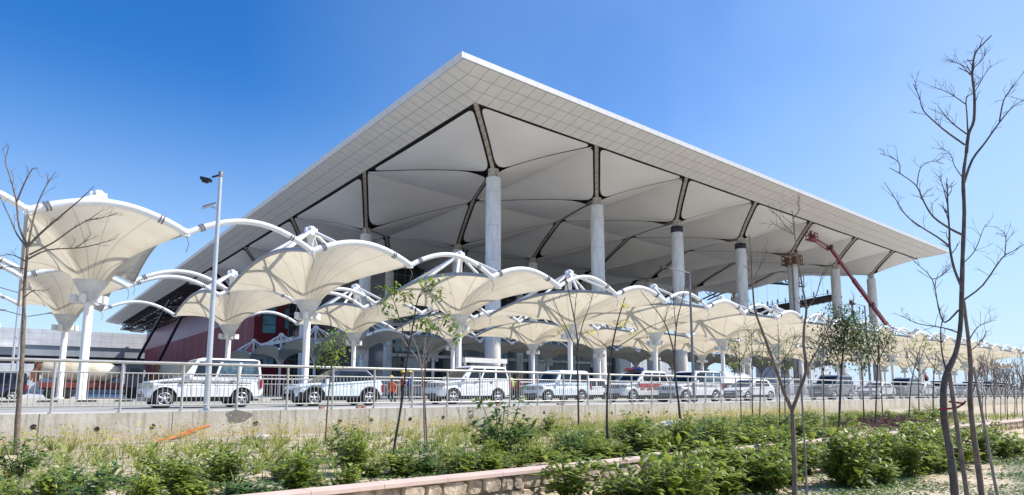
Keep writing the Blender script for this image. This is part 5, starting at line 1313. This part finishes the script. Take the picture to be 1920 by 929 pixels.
tree('leafy_tree', 'leaning leafy young tree with a dark slanting trunk in mid foreground', 10.2, [(733, 880), (741, 828), (752, 762), (762, 685), (769, 640), (776, 600)],
     [(4, 1.5, [(776, 600), (784, 560), (795, 543), (812, 530)]), (4, 1.2, [(767, 650), (752, 610), (742, 575), (730, 548)]), (3, 1, [(776, 600), (800, 590), (835, 600), (852, 612)]), (3, 1, [(784, 560), (800, 545), (822, 548)]), (3, 1, [(760, 690), (745, 668), (735, 640)])], 9, 4, 'bark_dark', seed=3, base_z=-.67,
     leaves=[(735, 540, 20, 15, 50), (757, 556, 18, 14, 40), (806, 532, 22, 18, 55), (822, 550, 14, 16, 36), (720, 568, 16, 12, 22), (838, 597, 18, 14, 36), (852, 612, 12, 14, 26), (856, 632, 8, 12, 14), (735, 590, 20, 14, 30), (792, 603, 22, 14, 34), (812, 614, 14, 10, 20)], leafsize=.12, twigs=2)
tree('bare_sapling', 'pale bare sapling with many twigs left of the SUV with roof rails', 15.4, [(797, 820), (795, 770), (793, 720), (791, 690)],
     [(4, 1, [(791, 690), (775, 662), (757, 640), (748, 622)]), (4, 1, [(791, 690), (812, 662), (838, 648), (856, 632)]), (4, 1, [(790, 692), (783, 655), (770, 625), (768, 600)]), (3, 1, [(791, 690), (802, 650), (822, 620), (832, 600)]), (3, 1, [(792, 690), (797, 640), (806, 600), (812, 570)]), (3, 1, [(783, 655), (800, 630), (810, 615)])], 6, 4, 'bark_pale', twigs=6, seed=4, base_z=-.71, tw_len=.5)
tree('wooden_stake', 'thin brown stake beside the pale twiggy sapling', 12.9, [(802, 838), (798, 780), (796, 720), (798, 640)], [(2, 1, [(797, 700), (804, 660), (808, 640)])], 5, 2.5, 'bark', twigs=0, seed=5, cat='stake', base_z=-.69)
tree('bare_sapling', 'slim sapling with a few yellowish leaves in front of the upright pale SUV', 22.5, [(1085, 800), (1084, 740), (1083, 690), (1083, 640), (1077, 600), (1069, 560), (1060, 520)],
     [(3, 1, [(1083, 650), (1092, 610), (1106, 572), (1112, 548)]), (3, 1, [(1083, 660), (1062, 615), (1045, 580), (1036, 556)]), (2.5, 1, [(1077, 600), (1080, 560), (1088, 530)])], 6, 2.5, 'bark_dark', seed=6, twigs=4, base_z=-.71, tw_len=.5,
     leaves=[(1064, 610, 12, 6, 14), (1105, 622, 14, 6, 16), (1050, 620, 12, 5, 12)], leafm='leaf_yellow', leafsize=.16)
tree('bare_sapling', 'slim dark sapling with long side shoots left of the patrol car', 13.2, [(1140, 847), (1138, 785), (1140, 720), (1147, 657), (1156, 612), (1165, 580), (1172, 558)],
     [(3, 1, [(1147, 656), (1176, 640), (1212, 616), (1252, 600), (1292, 583)]), (3, 1, [(1146, 657), (1124, 640), (1104, 626)]), (2.5, 1, [(1156, 612), (1170, 600), (1190, 612)])], 7.5, 2.5, 'bark_dark', seed=7, twigs=2, base_z=-.67,
     leaves=[(1172, 568, 12, 8, 14), (1166, 606, 16, 8, 18), (1188, 622, 10, 6, 10), (1214, 626, 10, 6, 8)], leafm='leaf_yellow', leafsize=.12)
tree('bare_sapling', 'forked dark sapling in front of the second boxy SUV', 19.0, [(1277, 808), (1273, 760), (1266, 705), (1265, 680)],
     [(5, 1.2, [(1265, 682), (1266, 640), (1270, 600), (1280, 560), (1288, 515)]), (5, 1.2, [(1265, 684), (1261, 650), (1246, 605), (1222, 572), (1200, 545)]), (3, 1, [(1268, 620), (1264, 580), (1262, 540)]), (2.5, 1, [(1246, 605), (1252, 580), (1262, 560)])], 8, 5, 'bark_dark', seed=8, twigs=4, base_z=-.70, tw_len=.5)
tree('forked_tree', 'forked bare tree with a grey trunk right of centre in the foreground', 8.7, [(1488, 945), (1490, 890), (1488, 830), (1486, 785), (1485, 765)],
     [(10, 2, [(1484, 768), (1470, 735), (1455, 692), (1440, 650), (1426, 612), (1415, 580), (1411, 530), (1408, 470), (1404, 440)]),
      (10, 2, [(1486, 768), (1500, 730), (1512, 692), (1507, 650), (1508, 612), (1512, 580), (1505, 540), (1498, 500), (1490, 440), (1485, 395)]),
      (5, 1.2, [(1512, 692), (1530, 662), (1546, 632), (1560, 600)]), (4, 1, [(1512, 580), (1530, 555), (1540, 520), (1548, 500)]), (3, 1, [(1490, 440), (1474, 425), (1458, 405), (1448, 398)]), (3, 1, [(1487, 410), (1500, 392), (1492, 380)]), (3, 1, [(1490, 440), (1472, 432), (1450, 420), (1440, 428)]), (3, 1, [(1411, 530), (1425, 500), (1440, 470)]), (3, 1, [(1440, 650), (1420, 640), (1402, 620)]), (3, 1, [(1455, 692), (1480, 660), (1490, 630)])], 16, 11, 'bark', seed=9, twigs=7, tw_len=.30, base_z=-1.1)
mb = MB(); mb.tube([(0, 0, 0), (.02, 0, 1.9)], .014, 6); b_ = at_depth(1502, 736, 8.9); o = mb.build('bamboo_stake', 'bamboo', None, (b_.x, b_.y, -1.1)); tag(o, 'bamboo stake tied beside the forked bare tree', 'stake')
for i, (px, py, h_px, d_, lv, lab) in enumerate((
        (1390, 806, 622, 20, 1, 'slim leafy sapling in front of the hatchback, left of the forked tree'), (1411, 790, 618, 24, 1, 'thin sapling with pale leaves just left of the forked tree\'s left limb'), (1424, 786, 640, 25, 0, 'thin dark bare sapling before the hatchback\'s rear wheel'),
        (1462, 812, 610, 17, 1, 'slim leafy sapling between the limbs of the forked tree'), (1472, 792, 650, 22, 0, 'thin bare sapling hugging the forked tree'), (1545, 806, 600, 17, 0, 'bare sapling left of the feathery dark tree'),
        (1620, 790, 610, 22, 1, 'leafy sapling right of the feathery dark tree'), (1655, 785, 640, 23, 0, 'thin bare sapling by the brushwood heap'), (1700, 800, 640, 18, 2, 'sapling with a tuft of leaves leaning right above the brushwood'), (1722, 775, 650, 24, 0, 'thin bare sapling right of the brushwood'), (1748, 770, 660, 26, 0, 'thin bare sapling just left of the big bare tree'))):
    rs = random.Random(i+60); H_ = py-h_px; lx = 30 if lv == 2 else rs.uniform(-14, 10)
    tr_ = [(px, py), (px+lx*.2, py-H_*.35), (px+lx*.5, py-H_*.7), (px+lx, h_px)]
    br = []
    for q in range(3):
        t0 = rs.uniform(.45, .75); sx_ = rs.uniform(-26, 26); br.append((2.2, .8, [(px+lx*.45, py-H_*t0), (px+lx*.4+sx_*.6, py-H_*(t0+.12)), (px+lx*.4+sx_, py-H_*(t0+rs.uniform(.2, .3)))]))
    lv_ = [(px+lx+rs.uniform(-16, 16), h_px+rs.uniform(-5, H_*.42), 18, 18, 26) for q in range(5)] if lv else []
    if lv == 2: lv_ = [(px+lx, h_px, 26, 14, 60), (px+lx+18, h_px+12, 18, 10, 30)]
    tree('young_sapling', lab, d_, tr_, br, 4, 1.4, 'bark' if i % 2 else 'bark_dark', lv_, 'leaf_tree' if i % 2 else 'leaf_lily', 3, 70+i, base_z=soil_z(*at_depth(px, 736, d_).xy), leafsize=.13, tw_len=.45)
tree('feathery_tree', 'dense dark feathery young tree standing before the dark grey SUV', 18.5, [(1572, 815), (1575, 750), (1578, 690), (1582, 640), (1585, 600)],
     [(3, 1, [(1578, 690), (1560, 650), (1545, 610)]), (3, 1, [(1580, 660), (1605, 630), (1625, 600)]), (3, 1, [(1583, 640), (1575, 600), (1560, 570)]), (3, 1, [(1584, 620), (1596, 590), (1600, 560)])], 7, 3, 'bark_dark', seed=11, base_z=-.69, twigs=5, tw_len=.5,
     leaves=[(1582, 628, 52, 36, 1300), (1560, 650, 40, 34, 420), (1608, 645, 40, 32, 480), (1585, 600, 36, 20, 420), (1545, 680, 26, 26, 110), (1575, 580, 30, 14, 130), (1610, 680, 26, 24, 120)], leafm='leaf_willow', leafsize=.12)
tree('leafy_sapling', 'dark leafy sapling right beside the feathery tree, below the red boom', 20, [(1640, 800), (1643, 740), (1646, 680), (1648, 630)], [(3, 1, [(1645, 690), (1630, 655), (1622, 625)]), (3, 1, [(1646, 680), (1660, 650), (1672, 625)])], 5, 2.5, 'bark_dark', seed=12, base_z=-.70,
     leaves=[(1640, 625, 30, 22, 320), (1655, 650, 26, 26, 220), (1630, 655, 24, 24, 180), (1668, 635, 16, 16, 90)], leafm='leaf_willow', leafsize=.12)
M['bark_mid'] = mat('bark_mottled', (0.115, 0.098, 0.086), 0.9, var=0.6, scale=7, bump=0.7, bscale=45, c2=(0.055, 0.045, 0.045))
tree('big_bare_tree', 'tall dark bare tree at right, its branches against the blue sky', 7.3, [(1790, 955), (1788, 900), (1780, 840), (1771, 790), (1769, 735), (1775, 700), (1791, 665), (1800, 620), (1803, 560), (1805, 480), (1808, 400), (1806, 335), (1812, 285)], [
     (9, 3, [(1812, 287), (1816, 252), (1826, 226), (1827, 180), (1823, 140), (1828, 102), (1842, 84), (1859, 67)]), (7, 1.5, [(1808, 342), (1823, 300), (1847, 268), (1874, 230), (1900, 200), (1925, 185)]), (4, 1.2, [(1874, 228), (1882, 188), (1897, 166), (1920, 135)]),
     (5, 1.5, [(1809, 272), (1778, 250), (1755, 231), (1731, 207), (1723, 180), (1712, 158)]), (4, 1.2, [(1813, 252), (1790, 235), (1769, 214), (1764, 206)]), (4, 1.2, [(1815, 252), (1813, 214), (1812, 184), (1828, 172), (1847, 139), (1859, 124)]), (3, 1, [(1811, 196), (1778, 174), (1746, 162)]), (3, 1, [(1820, 142), (1802, 122), (1784, 116)]), (3, 1, [(1825, 128), (1842, 112), (1848, 98)]),
     (6, 1.5, [(1803, 440), (1781, 429), (1750, 407), (1733, 380), (1719, 350), (1697, 332), (1668, 315)]), (3, 1, [(1687, 325), (1684, 303), (1650, 288)]), (3, 1, [(1719, 350), (1726, 315), (1748, 303), (1770, 308)]),
     (7, 3, [(1802, 536), (1789, 504), (1781, 465), (1780, 432), (1777, 385), (1776, 345)]), (5, 1.2, [(1780, 462), (1758, 445), (1724, 424), (1698, 403), (1678, 372), (1658, 342)]), (5, 1.2, [(1808, 562), (1843, 535), (1879, 484), (1902, 470), (1925, 456)]), (3, 1, [(1884, 478), (1886, 445), (1878, 432)]), (3, 1, [(1808, 492), (1828, 470), (1843, 432), (1848, 424)]),
     (5, 1.5, [(1797, 582), (1772, 605), (1760, 580), (1748, 524), (1714, 491)]), (3, 1, [(1748, 524), (1765, 518), (1785, 500)]), (4, 1.2, [(1799, 625), (1768, 615), (1720, 607), (1690, 592)]), (3, 1, [(1806, 335), (1790, 312), (1782, 290), (1763, 278)]), (3, 1, [(1777, 385), (1768, 350), (1760, 330)]),
     (5, 1.5, [(1775, 700), (1766, 660), (1764, 615), (1772, 590)])], 21, 9, 'bark_mid', seed=13, twigs=10, tw_len=.23, base_z=-1.12)
tree('bare_tree', 'second bare trunk leaning against the tall dark tree at right', 7.6, [(1845, 955), (1836, 890), (1826, 820), (1819, 750), (1820, 690), (1816, 640), (1811, 600), (1806, 560)], [(4, 1, [(1819, 750), (1835, 700), (1846, 660)]), (3, 1, [(1816, 640), (1832, 615), (1852, 605), (1868, 600)]), (3, 1, [(1818, 660), (1840, 640), (1850, 620)])], 17, 9, 'bark', seed=14, twigs=7, tw_len=.24, base_z=-1.12)
for i, (px0, px1, d_, z1, lab) in enumerate(((1801, 1783, 6.9, .78, 'pale wooden stake tied to the tall dark bare tree'), (1858, 1830, 7.4, .85, 'dark bamboo stake beside the second bare trunk at right'))):
    a = at_depth(px0, 736, d_); b = at_depth(px1, 736, d_+.1); mb = MB(); mb.tube([(0, 0, 0), (b.x-a.x, b.y-a.y, z1+1.12)], [.026 if i == 0 else .018, .022 if i == 0 else .015], 8)
    o = mb.build('tree_stake', 'bark' if i == 0 else 'bamboo', None, (a.x, a.y, -1.12)); tag(o, lab, 'stake')
p = at_depth(1771, 765, 7.22); q = at_depth(1786, 757, 7.1); mb = MB(); mb.tube([p+Vector((-.08, .04, -.02)), p+Vector((-.03, -.12, 0)), q+Vector((.04, -.1, 0)), q+Vector((.1, .06, .02))], .012, 5); mb.tube([p+Vector((.02, -.12, 0)), q+Vector((.05, -.12, .03))], .01, 5)
tag(mb.build('red_tie', 'red'), 'red ribbon tying the tall dark bare tree to its stake', 'ribbon')
for i in range(10):
    rs = random.Random(200+i); px = 1846+i*8.0+rs.uniform(-5, 5); d_ = rs.uniform(24, 36); py = 736+1.26*1175/d_*.98; top_ = rs.uniform(655, 700)
    br = [(2, .7, [(px, 748-q*8), (px+rs.uniform(-14, 14), 722-q*6), (px+rs.uniform(-24, 24), top_+rs.uniform(-8, 30))]) for q in range(6)]
    tree('small_bare_sapling', 'small bare twiggy sapling in the distant thicket at the right edge', d_, [(px, py), (px+rs.uniform(-3, 3), 755), (px, 730), (px+rs.uniform(-8, 8), top_)], br, 2.6, .8, 'bark', [], twigs=4, seed=220+i, group='twiggy saplings at the right edge', base_z=soil_z(*at_depth(px, 736, d_).xy), tw_len=.7)
